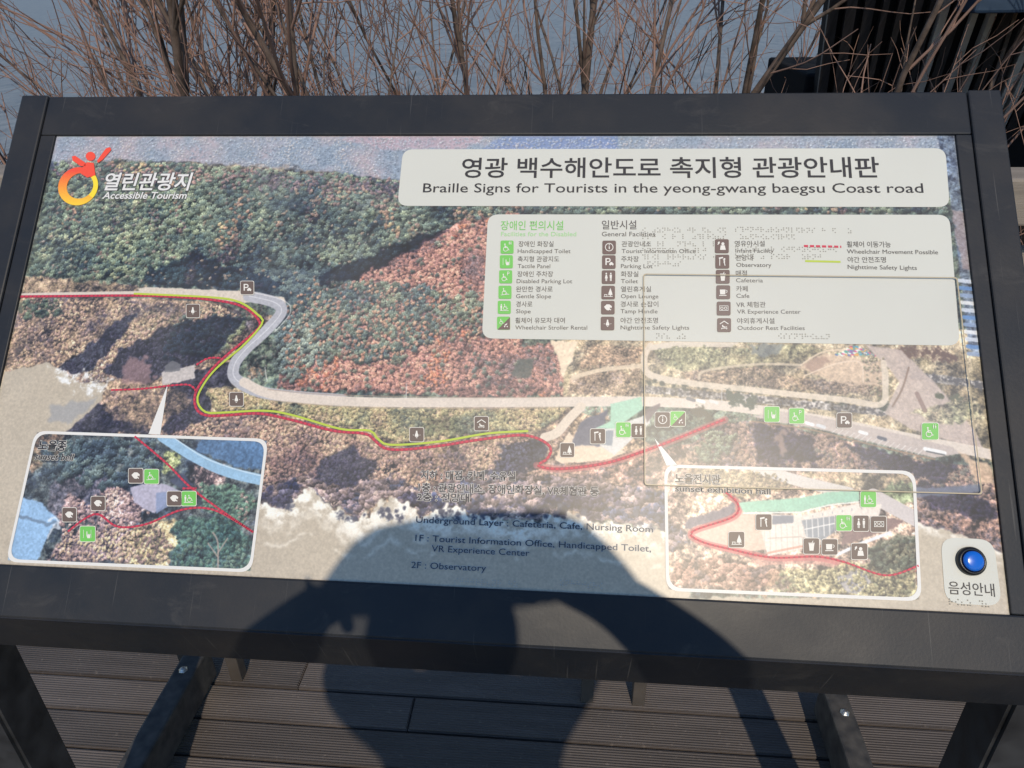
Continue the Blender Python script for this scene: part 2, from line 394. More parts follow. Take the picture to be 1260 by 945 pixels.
def dotrow(pts, n, r, c, seed=0, jit=1.5):
    rg = random.Random(seed); p = PM(catmull(pts)); 
    for _ in range(n):
        x, y = p[rg.randrange(len(p))]; x += rg.uniform(-6, 6); y += rg.uniform(-jit, jit); rr = r * rg.uniform(.6, 1.3)
        i0, i1, j0, j1 = [int(v / RES) for v in (x - 3 * rr, x + 3 * rr, y - 3 * rr, y + 3 * rr)]
        i0 = max(i0, 0); j0 = max(j0, 0)
        if i1 <= i0 or j1 <= j0: continue
        sx = gx[j0:j1, i0:i1]; sy = gy[j0:j1, i0:i1]
        if sx.size == 0: continue
        q = np.clip(1.4 - np.hypot(sx - x, sy - y) / rr - (FINE[j0:j1, i0:i1] - .5) * 1.6, 0, 1)[..., None]
        IMG[j0:j1, i0:i1] += (np.array(c, np.float32) - IMG[j0:j1, i0:i1]) * q

def template(R_, kind, rg):
    """one crown as printed: coverage and light/dark, lit from the upper left"""
    h = int(R_ / RES * 1.35) + 2; yy, xx = np.mgrid[-h:h + 1, -h:h + 1].astype(np.float32); r = np.hypot(xx, yy) * RES; th = np.arctan2(yy, xx)
    if kind == 'pine':
        k = rg.choice((5, 6, 7)); ph = rg.uniform(0, 6.28); edge = R_ * (.62 + .38 * np.abs(np.cos(th * k / 2 + ph)) + .12 * np.sin(3 * th + ph * 2))
    else:
        ph = rg.uniform(0, 6.28); edge = R_ * (.80 + .14 * np.sin(2 * th + ph) + .12 * np.sin(5 * th + 2 * ph))
    al = np.clip((edge - r) / (RES * 1.1) + .4, 0, 1)
    nz = np.array([[rg.random() for _ in range(2 * h + 1)] for _ in range(2 * h + 1)], np.float32)
    if kind == 'pine': sh = 1.0 - .52 * (xx * .45 + yy * .9) * RES / R_ + .22 * np.cos(th * k + ph * 2) * np.clip(r / R_, 0, 1) + .34 * (nz - .5)
    else: sh = 1.0 - .40 * (xx * .5 + yy * .87) * RES / R_ + .50 * (nz - .5)
    return al[..., None].astype(np.float32), np.clip(sh, .45, 1.6)[..., None].astype(np.float32), h
def plant(region, n, radii, cols, kind='bush', seed=1, alpha=.95, shadow=.5, clump=None):
    """draw n crowns far to near inside a mask; cols run dark to light along a slow noise"""
    rg = random.Random(seed); nr = np.random.RandomState(seed)
    T_ = [template(r, kind, rg) for r in radii for _ in range(6)]
    ys, xs = np.nonzero(region > .5)
    if not len(ys): return
    pick = nr.randint(0, len(ys), n); ys = ys[pick]; xs = xs[pick]; o_ = np.argsort(ys); ys = ys[o_]; xs = xs[o_]
    tone = (fbm(26, seed * 3 + 400, 4) - .5) * 2.2 + .5; C_ = np.array(cols, np.float32)
    for y, x in zip(ys, xs):
        al, sh, h = T_[rg.randrange(len(T_))]
        if x - h < 0 or y - h < 0 or x + h + 3 >= NXp or y + h + 3 >= NYp: continue
        t = min(.999, max(0, tone[y, x] * .6 + rg.random() * .4)); c = C_[int(t * len(C_))] * rg.uniform(.84, 1.18); c = c.mean() + (c - c.mean()) * .88
        if shadow:
            q = IMG[y - h + 2:y + h + 3, x - h + 2:x + h + 3]; q *= 1 - al * (np.array((.55, .50, .38), np.float32) * shadow)
        q = IMG[y - h:y + h + 1, x - h:x + h + 1]; q += (c * sh - q) * (al * alpha)
def rock(pal, seed=0):
    d, ID, DX, DY = rocks; d2, ID2, DX2, DY2 = rocks2
    t = np.clip(.45 * ID + .35 * ID2 + .4 * ((fbm(30, 500 + seed, 4) - .5) * 2 + .5) - .1, 0, .999); pal = np.array(pal, np.float32)
    c = pal[(t * len(pal)).astype(np.int32)]
    sh = 1 + .30 * (ID2 - .5) - .5 * DY2 - .3 * DX2 - .35 * DY + .5 * (FINE - .5) + .3 * (GR - .5) - .3 * np.clip(d2 - .55, 0, 1) + .5 * (CLUMP - .5)
    return c * np.clip(sh, .4, 1.6)[..., None]
CON = [(58, 66, 80), (62, 74, 80), (74, 88, 88), (84, 98, 92), (98, 110, 98), (112, 120, 102), (90, 100, 98), (128, 112, 100), (150, 128, 104)]
CONL = [(74, 86, 86), (88, 102, 94), (104, 116, 100), (124, 132, 108), (96, 108, 100), (140, 128, 108), (158, 136, 112)]
RED = [(92, 88, 94), (116, 94, 94), (142, 104, 98), (160, 116, 104), (170, 124, 112), (158, 114, 106), (184, 128, 104), (180, 136, 112)]
MIX = [(70, 80, 90), (80, 92, 92), (96, 106, 96), (104, 110, 100), (92, 96, 100), (122, 112, 100), (158, 116, 100)]
BRN = [(94, 88, 94), (112, 98, 98), (132, 112, 102), (148, 126, 108), (160, 138, 112), (146, 120, 106), (166, 146, 116)]
OCH = [(92, 96, 92), (112, 110, 96), (132, 124, 102), (152, 138, 110), (164, 148, 118), (158, 132, 108), (168, 154, 124)]
ROC = [(66, 74, 98), (82, 86, 106), (116, 104, 110), (146, 128, 124), (128, 114, 116), (172, 154, 144)]
FLD = [(140, 126, 102), (164, 150, 122), (186, 170, 144), (158, 140, 114), (178, 160, 132)]
OLV = [(122, 122, 96), (146, 142, 112), (164, 156, 124), (142, 132, 106)]
IMG = veg(trees, CON, .75, .5, .55)
hz = flat((146, 158, 172), .10); hz = hz + (np.array((188, 166, 168), np.float32) - hz) * np.clip((MIDN - .38) * 1.8 + (BIGN - .5), 0, .8)[..., None] * .8
put(mask([(0, 120), (1260, 120), (1260, 225), (500, 224), (430, 214), (330, 207), (230, 199), (150, 197), (40, 207)], .5, 3), hz)
put(mask([(500, 150), (600, 150), (590, 176), (560, 184), (480, 184), (420, 172)], .5, 6), (196, 166, 172), .6)
put(mask([(590, 184), (625, 165), (760, 160), (760, 190)], .3, 3), (120, 140, 182), .7)
put(mask([(70, 197), (200, 198), (350, 205), (430, 216), (360, 226), (230, 222), (120, 220)], 1, 6), veg(shrubs_, BRN, .5, .5), .55)
put(mask([(0, 200), (150, 230), (240, 270), (230, 350), (0, 345)], 2.5, 8), veg(trees, CONL, .8, .5, .5, 61), .75)
WM = np.clip((fbm(46, 151, 4) - .56) * 7, 0, 1) * np.clip((LEAF - .40) * 4, 0, 1); AUT = veg(shrubs_, [(150, 116, 110), (168, 128, 116), (184, 150, 120), (176, 128, 112)], .6, .5, .6, 152)
put(mask([(60, 205), (500, 215), (620, 262), (440, 335), (330, 350), (60, 345)], 1, 6) * WM, AUT, .75)
put(mask([(240, 212), (330, 210), (430, 220), (500, 226), (400, 238), (280, 236)], 1.6, 5), veg(shrubs_, [(120, 100, 106), (150, 118, 116), (168, 130, 120)], .5, .5), .55)
put(mask([(470, 285), (500, 278), (515, 290), (480, 300)], 1.4, 3), (184, 172, 118), .55); put(mask([(235, 262), (262, 258), (265, 275), (240, 280)], 1.4, 3), (176, 156, 112), .5)
put(mask([(175, 300), (215, 285), (225, 305), (190, 330), (170, 335)], 1.5, 5), veg(shrubs_, BRN, .6, .5), .7)
WOOD = mask([(0, 199), (150, 200), (230, 202), (330, 210), (430, 217), (500, 227), (1190, 227), (1190, 262), (640, 262), (570, 272), (500, 308), (438, 338), (400, 352), (360, 362), (300, 354), (180, 348), (90, 342), (0, 335)], .6, 1)
IMG *= 1 - .16 * WOOD[..., None]
plant(mask([(30, 160), (1190, 160), (1190, 184), (490, 186), (490, 220), (430, 212), (330, 206), (230, 198), (60, 200)], .3, 1), 5200, (1.2, 1.7), [(128, 142, 158), (144, 156, 168), (160, 168, 174), (174, 174, 174), (188, 178, 172)], 'bush', 19, shadow=.12, alpha=.55)
plant(WOOD, 5600, (3.2, 3.9, 4.6), [(60, 72, 80), (72, 86, 86), (84, 98, 92), (98, 110, 98), (112, 122, 104), (126, 134, 110), (96, 106, 100)], 'pine', 21)
plant(WOOD * (WM > .35), 700, (2.4, 3.2), [(128, 108, 104), (152, 122, 110), (172, 138, 114), (184, 160, 120)], 'bush', 22)
plant(mask([(60, 203), (240, 208), (430, 219), (620, 232), (620, 245), (420, 236), (240, 226), (70, 216)], 2, 3), 420, (2.0, 2.8), [(120, 104, 112), (152, 124, 122), (176, 140, 128)], 'bush', 23)
plant(mask([(0, 215), (170, 225), (240, 270), (225, 345), (0, 338)], 2, 3), 900, (3.4, 4.4), [(88, 102, 94), (108, 120, 102), (128, 136, 110), (146, 146, 116)], 'pine', 24)
GUL = np.clip((fbm(60, 210, 5, gain=.6) - .52) * 5, 0, 1) * np.clip(.4 + (LEAF - .45) * 3, 0, 1); IMG *= 1 - (GUL * WOOD * .55)[..., None] * np.array((.95, .85, .60), np.float32)
LIT = np.clip((fbm(48, 220, 4) - .55) * 5, 0, 1) * np.clip((LEAF - .42) * 4, 0, 1); put(LIT * WOOD, (150, 152, 132), .34)
put(mask([(300, 205), (420, 214), (500, 225), (470, 262), (330, 260)], 2.5, 12), (150, 156, 166), .16); put(mask([(300, 330), (430, 335), (420, 400), (350, 420)], 2, 14), (120, 134, 150), .28)
shade([(170, 345), (230, 310), (300, 330), (350, 350), (330, 362), (180, 352)], .85, (60, 72, 96), 1.2)
shade([(330, 300), (440, 335), (400, 400), (345, 390)], .35, (98, 110, 132), 1.5, 8)
put(mask([(20, 338), (90, 345), (180, 352), (178, 362), (20, 364)], 1.0, 3), veg(shrubs_, BRN, .5, .5), .9)
put(mask([(640, 262), (570, 272), (500, 308), (438, 340), (470, 362), (430, 372), (405, 410), (350, 440), (338, 480), (702, 489), (705, 425), (640, 425)], 1.2, 2), veg(shrubs_, RED, .6, .55, .45, 65))
put(mask([(396, 345), (480, 350), (620, 368), (620, 405), (540, 408), (520, 432), (450, 442), (372, 436), (372, 400)], 2.6, 6), veg(trees, MIX, .8, .5, .5, 66), .85)
REDM = mask([(640, 266), (570, 277), (500, 313), (438, 345), (470, 364), (430, 374), (405, 412), (350, 442), (338, 478), (702, 487), (705, 427), (640, 427)], 1.0, 1)
plant(REDM, 7600, (1.7, 2.3, 3.0), [(116, 98, 100), (140, 108, 104), (162, 118, 108), (182, 132, 116), (194, 148, 126), (172, 124, 114)], 'bush', 26, shadow=.35)
plant(REDM * (WM > .3), 500, (2.0, 2.6), [(190, 120, 96), (200, 132, 102), (182, 108, 92)], 'bush', 27, shadow=.3)
plant(mask([(396, 345), (480, 350), (620, 368), (620, 405), (540, 408), (520, 432), (450, 442), (372, 436), (350, 400)], 2.6, 3), 1150, (3.0, 3.8, 4.4), [(72, 84, 90), (84, 96, 94), (98, 108, 98), (112, 120, 104), (130, 132, 110)], 'pine', 28)
plant(mask([(340, 395), (380, 385), (400, 440), (360, 470), (335, 460)], 1.5, 3), 220, (3, 4), [(92, 106, 108), (112, 122, 114), (128, 134, 118)], 'pine', 29)
plant(REDM, 240, (2.0, 2.8, 3.4), [(88, 98, 94), (104, 110, 100), (124, 122, 106)], 'pine', 71, shadow=.4)
plant(mask([(380, 345), (480, 350), (620, 368), (620, 410), (520, 436), (450, 446), (350, 440), (345, 390)], 2.6, 3), 520, (1.8, 2.4, 3.0), [(140, 112, 104), (160, 124, 110), (178, 142, 118), (168, 122, 104)], 'bush', 72, shadow=.35)
plant(WOOD, 600, (1.6, 2.2, 2.8), [(112, 108, 106), (132, 120, 112), (150, 132, 116), (120, 122, 106)], 'bush', 73, shadow=.4)
shade([(395, 350), (440, 342), (500, 312), (560, 282), (520, 290), (440, 322), (390, 340)], .9, (52, 60, 80), .7, 2)
put(mask([(636, 440), (655, 440), (652, 465), (630, 462)], 1, 3), (84, 96, 92), .75)
shade([(510, 482), (690, 484), (640, 470), (560, 474)], .45, (80, 84, 96), 1.2)
shade([(330, 440), (370, 450), (400, 480), (345, 478)], .35, (92, 100, 112), 1.2)
# slopes below the upper road
put(mask([(-60, 366), (180, 366), (268, 372), (312, 388), (345, 388), (300, 425), (288, 470), (340, 494), (700, 500), (830, 560), (840, 640), (320, 640), (60, 560), (80, 470), (-60, 470)], .35, 2), veg(shrubs_, BRN, .6, .55, .55, 67))
put(mask([(24, 372), (72, 368), (80, 384), (30, 396)], 1, 3), (84, 96, 84), .7)
put(mask([(140, 392), (200, 378), (225, 395), (150, 412)], 2, 5), veg(shrubs_, OCH, .6, .5), .7)
put(mask([(250, 378), (300, 388), (306, 400), (250, 445), (215, 430), (230, 400)], 1.4, 5), veg(trees, CON, .7, .5), .75)
CLIFF = mask([(-60, 370), (180, 370), (268, 376), (300, 390), (280, 420), (240, 460), (130, 470), (96, 470), (60, 446), (0, 459), (-60, 478)], .4, 1)
plant(CLIFF, 2600, (1.5, 2.1, 2.8), [(122, 106, 104), (152, 126, 114), (174, 144, 122), (188, 160, 130), (166, 136, 122), (198, 176, 144)], 'bush', 31, shadow=.35)
plant(mask([(215, 395), (300, 388), (306, 402), (255, 446), (200, 440)], 1.6, 3), 260, (2.6, 3.6), [(84, 96, 90), (104, 112, 98), (130, 134, 104)], 'pine', 32)
plant(mask([(26, 372), (72, 369), (76, 384), (32, 394)], 1, 3), 60, (2.4, 3.2), [(84, 98, 86), (104, 114, 94)], 'pine', 33)
LOW = mask([(240, 505), (330, 512), (420, 533), (460, 548), (500, 556), (560, 551), (650, 540), (660, 575), (830, 575), (830, 600), (700, 590), (600, 582), (520, 600), (420, 600), (370, 584), (318, 604), (240, 545), (120, 520), (140, 480), (240, 480)], .5, 1)
plant(LOW, 4200, (1.4, 2.0, 2.7), [(112, 98, 102), (142, 116, 110), (166, 134, 120), (180, 146, 126), (190, 162, 134), (158, 130, 122)], 'bush', 34, shadow=.35)
GUL2 = np.clip((fbm(40, 230, 5, gain=.6) - .50) * 5, 0, 1) * np.clip(.4 + (LEAF - .45) * 3, 0, 1); SL_ = np.maximum(CLIFF, LOW); IMG *= 1 - (GUL2 * SL_ * .55)[..., None] * np.array((.95, .88, .62), np.float32)
put(np.clip((fbm(30, 240, 4) - .54) * 5, 0, 1) * np.clip((LEAF - .42) * 4, 0, 1) * SL_, (196, 172, 146), .40)
for s in ([(60, 458), (105, 430), (150, 388), (172, 380), (140, 425), (108, 458)], [(128, 458), (150, 428), (200, 404), (262, 388), (302, 392), (262, 440), (230, 452), (180, 470)], [(78, 534), (110, 492), (140, 500), (190, 532)], [(210, 470), (300, 440), (280, 480), (245, 520), (200, 532)]):
    shade(s, .98, (58, 66, 92), .7, 2)
put(mask([(125, 490), (160, 480), (215, 478), (235, 490), (190, 532), (140, 515)], 1.4, 4), veg(shrubs_, BRN, .7, .6, .3), .7)
put(mask([(150, 455), (165, 440), (185, 445), (190, 468), (150, 472)], 1.4, 4), (176, 142, 140), .6)
put(mask([(255, 478), (290, 474), (345, 494), (600, 503), (700, 499), (662, 532), (600, 531), (540, 541), (490, 545), (466, 536), (450, 527), (420, 525), (330, 505), (262, 506)], .4, 2), veg(shrubs_, OCH, .6, .55, .5, 69))
plant(mask([(255, 482), (290, 478), (345, 498), (600, 506), (700, 503), (662, 530), (600, 529), (540, 539), (490, 543), (466, 533), (450, 525), (420, 522), (330, 503), (262, 504)], .4, 1), 2300, (1.6, 2.2, 3.0), [(98, 104, 92), (120, 120, 98), (142, 136, 104), (162, 150, 112), (176, 154, 118), (150, 130, 108)], 'bush', 36, shadow=.4)
shade([(510, 520), (545, 512), (580, 525), (530, 538)], .55, (76, 88, 92), 1.4)
shade([(620, 548), (662, 540), (676, 552), (652, 576), (640, 604), (596, 592)], .95, (62, 74, 104), .9, 2)
shade([(398, 562), (438, 550), (462, 572), (446, 612), (396, 622), (382, 600)], .95, (72, 82, 108), 1.0, 2)
shade([(335, 560), (380, 545), (400, 590), (340, 600)], .4, (90, 84, 98), 1.4)
put(mask([(318, 606), (370, 582), (420, 598), (470, 588), (520, 598), (600, 580), (700, 588), (830, 604), (834, 652), (760, 642), (700, 628), (620, 643), (560, 620), (520, 634), (480, 607), (440, 638), (415, 622), (380, 602), (340, 628)], .9, 1), rock(ROC, 1))
shade([(470, 620), (520, 610), (600, 625), (700, 612), (690, 628), (560, 632)], .8, (66, 74, 102), 1.8)
shade([(322, 612), (350, 590), (372, 596), (350, 622)], .8, (66, 74, 102), 1.5); shade([(640, 622), (690, 600), (760, 612), (740, 636)], .7, (70, 76, 102), 1.8)
# sea round the foot of the cliffs
SEA = flat((186, 175, 158), .055)
seam = np.maximum(mask([(-90, 480), (0, 459), (60, 446), (96, 470), (130, 471), (126, 490), (100, 515), (76, 536), (60, 760), (-90, 760)], .35, 2), mask([(-90, 690), (310, 616), (345, 627), (380, 603), (412, 622), (440, 641), (482, 609), (520, 636), (560, 622), (620, 646), (700, 632), (760, 645), (850, 655), (850, 820), (-90, 820)], 1.3, 3))
seam = np.maximum(seam, mask([(1118, 632), (1150, 642), (1180, 650), (1200, 666), (1236, 672), (1275, 830), (800, 830), (800, 735), (1120, 735)], .5, 2))
put(seam, SEA)
put(mask([(55, 450), (95, 458), (138, 466), (132, 484), (92, 482)], 1.6, 3) * np.clip((fbm(8, 97, 5, gain=.7) - .40) * 5, 0, 1), (228, 228, 226), .95)
put(mask([(60, 500), (120, 488), (90, 520), (60, 520)], .8, 6), (140, 146, 158), .5)
coast = [(318, 620), (345, 630), (380, 606), (412, 626), (440, 645), (482, 613), (520, 640), (560, 626), (620, 650), (700, 636), (760, 649), (830, 658)]
dd = dist(coast, False, .8); fo = np.clip(1.35 - dd / 18, 0, 1) * np.clip((fbm(11, 81, 5, gain=.65) - .36) * 4.5, 0, 1)
put(fo * np.clip(seam * 1.5, 0, 1), (240, 235, 224), 1)
put(np.clip(1.1 - dist([(430, 650), (490, 628), (540, 646), (600, 640), (640, 655), (700, 645)], False, 1.6) / 17, 0, 1) * np.clip((fbm(9, 95, 5, gain=.68) - .34) * 3.5, 0, 1) * seam, (238, 233, 222), .9)
dotrow([(345, 618), (440, 634), (520, 628), (600, 632), (720, 630), (820, 645)], 46, 3.4, (82, 84, 100), 31, 7)
for off, sd_ in ((24, 82), (38, 86)):
    fo = np.clip(1 - np.abs(dd - off) / 5, 0, 1) * np.clip((fbm(14, sd_, 4) - .47) * 6, 0, 1); put(fo * seam, (226, 218, 204), .7)
put(np.clip(1 - dist([(1090, 632), (1130, 646), (1165, 655), (1195, 672), (1235, 685)], False, .8) / 12, 0, 1) * np.clip((fbm(9, 88, 4) - .36) * 4, 0, 1), (236, 230, 220), .9)
# fields, plaza and car park on the right
put(mask([(690, 405), (1250, 405), (1250, 575), (1000, 517), (800, 494), (694, 490)], .3, 2), veg(shrubs_, FLD, .2, .22, .75, 90))
put(mask([(724, 424), (788, 428), (790, 446), (712, 452)], .8, 3), veg(shrubs_, [(176, 146, 118), (190, 158, 132)], .4, .5), .9)
put(mask([(700, 462), (790, 455), (788, 486), (700, 486)], .8, 3), veg(shrubs_, BRN, .5, .5), .75)
put(mask([(677, 420), (712, 420), (706, 440), (693, 464), (687, 440)], .5, 2), flat((228, 208, 182), .08))
stroke([(705, 465), (740, 455), (788, 450)], 5, (214, 196, 172), .8)
put(mask([(806, 432), (830, 424), (900, 428), (990, 424), (1022, 430), (965, 446), (900, 455), (850, 458), (818, 450)], .6, 3), veg(shrubs_, OLV, .3, .3, .7))
put(mask([(920, 425), (965, 424), (955, 436), (925, 437)], .8, 4), (112, 122, 128), .7)
put(mask([(835, 458), (930, 450), (975, 462), (1080, 474), (1085, 486), (930, 476), (850, 470)], .7, 3), veg(shrubs_, BRN, .5, .5), .75)
put(mask([(980, 452), (1015, 434), (1060, 440), (1085, 445), (1088, 474), (1040, 474)], .4, 3), flat((206, 182, 160), .1), .85)
put(mask([(985, 448), (1005, 436), (1022, 446), (1000, 458)], .8, 3), (150, 122, 112), .6)
stroke([(800, 425), (792, 440), (800, 462), (850, 472), (930, 480), (1040, 492), (1085, 497), (1090, 470), (1088, 446)], 7, (214, 200, 182), .9)
stroke([(802, 428), (840, 424), (900, 424)], 6, (212, 200, 184), .9)
for q in ([(795, 479), (900, 488), (1000, 498), (1088, 507)], [(1128, 462), (1212, 474)]):
    stroke(q, 9, (150, 146, 144), .85, warp=.3, tex=1.4)
    dotrow(q, 130, 1.5, (92, 92, 98), 4, 4)
dotrow([(800, 470), (900, 480), (980, 487), (1090, 500)], 26, 3.2, (70, 78, 72), 5, 3)
dotrow([(1085, 430), (1095, 450), (1090, 470), (1086, 490)], 22, 3, (120, 116, 96), 6, 4)
dotrow([(1110, 434), (1150, 436), (1168, 440)], 20, 4, (104, 84, 80), 8, 5)
put(mask([(1064, 424), (1108, 430), (1150, 470), (1200, 530), (1212, 556), (1120, 527), (1088, 508), (1106, 470), (1090, 450)], .2, 2), flat((194, 178, 170), .07), .9)
put(mask([(1118, 505), (1200, 490), (1212, 516), (1160, 522)], .6, 3), veg(shrubs_, [(150, 156, 120), (178, 160, 136)], .5, .5), .8)
stroke([(1118, 452), (1110, 478), (1098, 500)], 2.2, (132, 112, 100), .8); stroke([(1128, 484), (1138, 505)], 5, (140, 118, 112), .8)
rg = random.Random(2)
for _ in range(170):
    x = rg.uniform(1026, 1078); y = rg.uniform(426, 437)
    if abs(x - 1050) / 27 + abs(y - 438) / 14 < 1: stroke([(x, y), (x + 2, y + .6)], 1.8, rg.choice([(80, 150, 170), (200, 80, 130), (90, 120, 180), (225, 225, 220), (220, 160, 90), (90, 160, 130)]), 1, False)
# roads
stroke([(-20, 364), (60, 362), (180, 360)], 5, (206, 194, 182)); 
put(mask([(168, 355), (178, 353), (300, 358), (350, 366), (352, 374), (300, 372), (180, 362)], .15, 1), flat((208, 196, 182), .05))
stroke([(306, 364), (338, 372), (346, 384), (328, 406), (302, 430), (288, 450), (292, 468), (330, 484), (420, 492)], 15, (176, 176, 182), 1, tex=.08)
stroke([(306, 364), (338, 372), (346, 384), (328, 406), (302, 430), (288, 450), (292, 468), (330, 484)], .9, (222, 222, 224), .8)
stroke([(313, 360), (350, 370), (357, 385), (338, 408)], 1, (226, 222, 218), .8)
stroke([(300, 470), (340, 486), (440, 494), (600, 495), (720, 494), (800, 494), (900, 500), (1000, 515), (1100, 535), (1225, 560)], 12, (212, 200, 188), 1, tex=.06)
stroke([(330, 479), (420, 486), (600, 489), (700, 488)], 1, (170, 150, 136), .9)
stroke([(330, 492), (440, 501), (600, 502), (700, 501)], 1, (176, 160, 140), .9)
stroke([(500, 472), (500, 490)], 1, (214, 210, 206), .9, False); stroke([(326, 452), (328, 466)], 1, (214, 210, 206), .9, False); stroke([(888, 480), (888, 494)], 1, (206, 206, 206), .8, False)
stroke([(715, 500), (700, 515), (685, 532), (670, 538)], 11, (212, 198, 182), 1, tex=.06)
put(mask([(690, 548), (700, 530), (712, 545), (760, 548), (770, 556), (745, 566), (690, 570), (682, 566)], .15, 1), flat((218, 198, 176), .06))
plant(mask([(806, 432), (830, 424), (900, 428), (940, 426), (900, 440), (830, 452)], 1.2, 2), 160, (1.3, 1.9), [(120, 124, 100), (144, 142, 112), (160, 152, 122)], 'bush', 41, shadow=.3)
plant(mask([(838, 458), (930, 452), (975, 464), (1080, 476), (1085, 486), (930, 476), (850, 470)], .8, 2), 260, (1.2, 1.8), [(120, 104, 94), (144, 124, 108), (160, 142, 122)], 'bush', 42, shadow=.3)
plant(mask([(1060, 432), (1084, 440), (1090, 470), (1078, 488), (1062, 470)], 1, 2), 60, (1.4, 2.0), [(130, 124, 104), (150, 140, 116)], 'bush', 43, shadow=.3)
plant(mask([(715, 425), (785, 425), (788, 486), (705, 486)], .8, 2), 420, (1.3, 1.9), [(140, 118, 102), (162, 138, 116), (176, 152, 126)], 'bush', 44, shadow=.25, alpha=.7)
stroke([(800, 425), (793, 440), (800, 460), (850, 471), (930, 480), (1040, 492), (1084, 497), (1089, 470), (1087, 446)], 7, (214, 200, 182), .9, tex=.1)
stroke([(802, 427), (840, 422), (905, 421)], 6, (212, 200, 184), .9); stroke([(860, 466), (868, 456), (930, 448), (985, 449)], 3, (208, 192, 170), .75); stroke([(985, 449), (1012, 433), (1040, 430)], 2, (224, 204, 180), .8)
stroke([(705, 464), (740, 455), (788, 450)], 5, (214, 196, 172), .8, tex=.1); stroke([(990, 462), (1030, 447), (1058, 446), (1062, 470)], 1.6, (226, 206, 186), .8)
# cliffs and shaded rock, lower right
put(mask([(690, 580), (760, 572), (800, 560), (850, 545), (890, 518), (960, 522), (1030, 538), (1100, 562), (1200, 574), (1240, 600), (1250, 690), (1195, 662), (1120, 640), (1120, 600), (820, 600)], .5, 2), veg(rocks2, [(82, 82, 102), (104, 94, 100), (146, 116, 106), (176, 140, 122), (120, 108, 98)], .7, .7, .4, 91))
put(mask([(840, 560), (880, 526), (912, 530), (905, 560), (870, 572)], 1.5, 4), veg(trees, [(92, 98, 90), (112, 112, 98), (84, 88, 92)], .7, .5), .8)
put(mask([(800, 566), (850, 556), (860, 575), (800, 580)], 1, 4), veg(shrubs_, BRN, .5, .5), .7)
plant(mask([(845, 560), (890, 520), (960, 524), (1030, 540), (1100, 564), (1200, 576), (1230, 610), (1130, 640), (1120, 600), (850, 575)], .8, 2), 1700, (1.5, 2.2, 3.0), [(96, 90, 98), (120, 102, 100), (144, 120, 108), (160, 134, 116), (112, 108, 100)], 'bush', 45, shadow=.45, alpha=.85)
plant(mask([(845, 556), (880, 528), (905, 532), (900, 560), (868, 570)], 1, 2), 90, (2.4, 3.4), [(90, 100, 88), (108, 114, 96)], 'pine', 46)
for s in ([(926, 522), (962, 526), (1000, 536), (1008, 574), (948, 574), (930, 560)], [(1040, 545), (1100, 562), (1180, 572), (1170, 590), (1090, 580)], [(1130, 592), (1200, 600), (1228, 640), (1140, 622)]): shade(s, .95, (60, 66, 96), 1.0, 2)
put(mask([(955, 536), (966, 530), (968, 560), (958, 570)], 1.6, 4), (164, 138, 126), .7)
put(mask([(1125, 600), (1205, 596), (1208, 606), (1128, 612)], .4, 3), (112, 122, 142), .8)
put(mask([(1178, 556), (1215, 570), (1225, 600), (1200, 590)], .8, 3), flat((206, 178, 152), .15), .9)
put(mask([(925, 512), (960, 506), (1010, 513), (1090, 530), (1172, 550), (1180, 558), (1150, 563), (1080, 546), (1000, 526), (960, 520)], .1, 1), flat((188, 176, 170), .05))
stroke([(925, 518), (1000, 529), (1080, 549), (1150, 565)], 1.6, (150, 122, 104), .9)
for x, y, c in ((996, 521, (226, 226, 226)), (1010, 524, (206, 208, 210)), (1062, 532, (232, 232, 230)), (1085, 539, (84, 92, 108)), (850, 491, (120, 120, 124)), (862, 493, (230, 228, 224)), (878, 494, (214, 212, 208))): stroke([(x - 4, y - 1), (x + 4, y + 1.4)], 4, c, 1, False)
stroke([(1138, 552), (1162, 557)], 4.5, (232, 232, 230), 1, False); stroke([(1140, 555), (1162, 559.5)], 1.6, (96, 100, 104), 1, False)
for k in range(16): stroke([(1030 + k * 7, 527 + k * 1.75), (1024 + k * 7, 532 + k * 1.8)], .8, (224, 220, 214), .8, False)
# right edge strip
put(mask([(1150, 150), (1190, 150), (1225, 450), (1192, 430), (1172, 262)], .2, 2), veg(shrubs_, [(84, 98, 126), (100, 116, 138), (116, 128, 142), (92, 104, 126)], .4, .35), .9)
put(mask([(1170, 258), (1188, 262), (1200, 330), (1184, 330)], .6, 3), (172, 146, 140), .6)
for k in range(11): stroke([(1180 + k * 1.2, 345 + k * 9), (1200 + k * 1.2, 347 + k * 9)], 5, [(206, 212, 222), (96, 138, 190), (140, 160, 190), (226, 226, 226)][k % 4], .85, False)
# lone pines along the promenade, bell pavilion and exhibition hall
dotrow([(895, 488), (910, 492), (925, 496)], 16, 5, (86, 96, 88), 12, 7); dotrow([(852, 505), (864, 508), (868, 516)], 9, 4.4, (92, 90, 80), 13, 5)
dotrow([(1156, 486), (1162, 488)], 5, 3, (92, 98, 84), 14, 2); dotrow([(1176, 488), (1182, 489)], 5, 3, (100, 104, 90), 15, 2)
put(mask([(198, 458), (240, 449), (240, 466), (200, 474)], .2, 1), flat((190, 182, 178), .08)); put(mask([(203, 450), (212, 443), (222, 448), (222, 456), (203, 458)], .1, 1), (112, 112, 116), .9)
put(mask([(700, 548), (715, 518), (750, 505), (742, 522), (752, 530), (752, 548)], .4, 2), (86, 92, 112), .9)
put(mask([(738, 548), (738, 530), (790, 512), (800, 505), (800, 520), (756, 560)], 0, 1), flat((206, 204, 200), .04)); put(mask([(732, 527), (751, 518), (751, 497), (789, 488), (791, 503), (757, 527)], 0, 1), flat((162, 200, 178), .04))
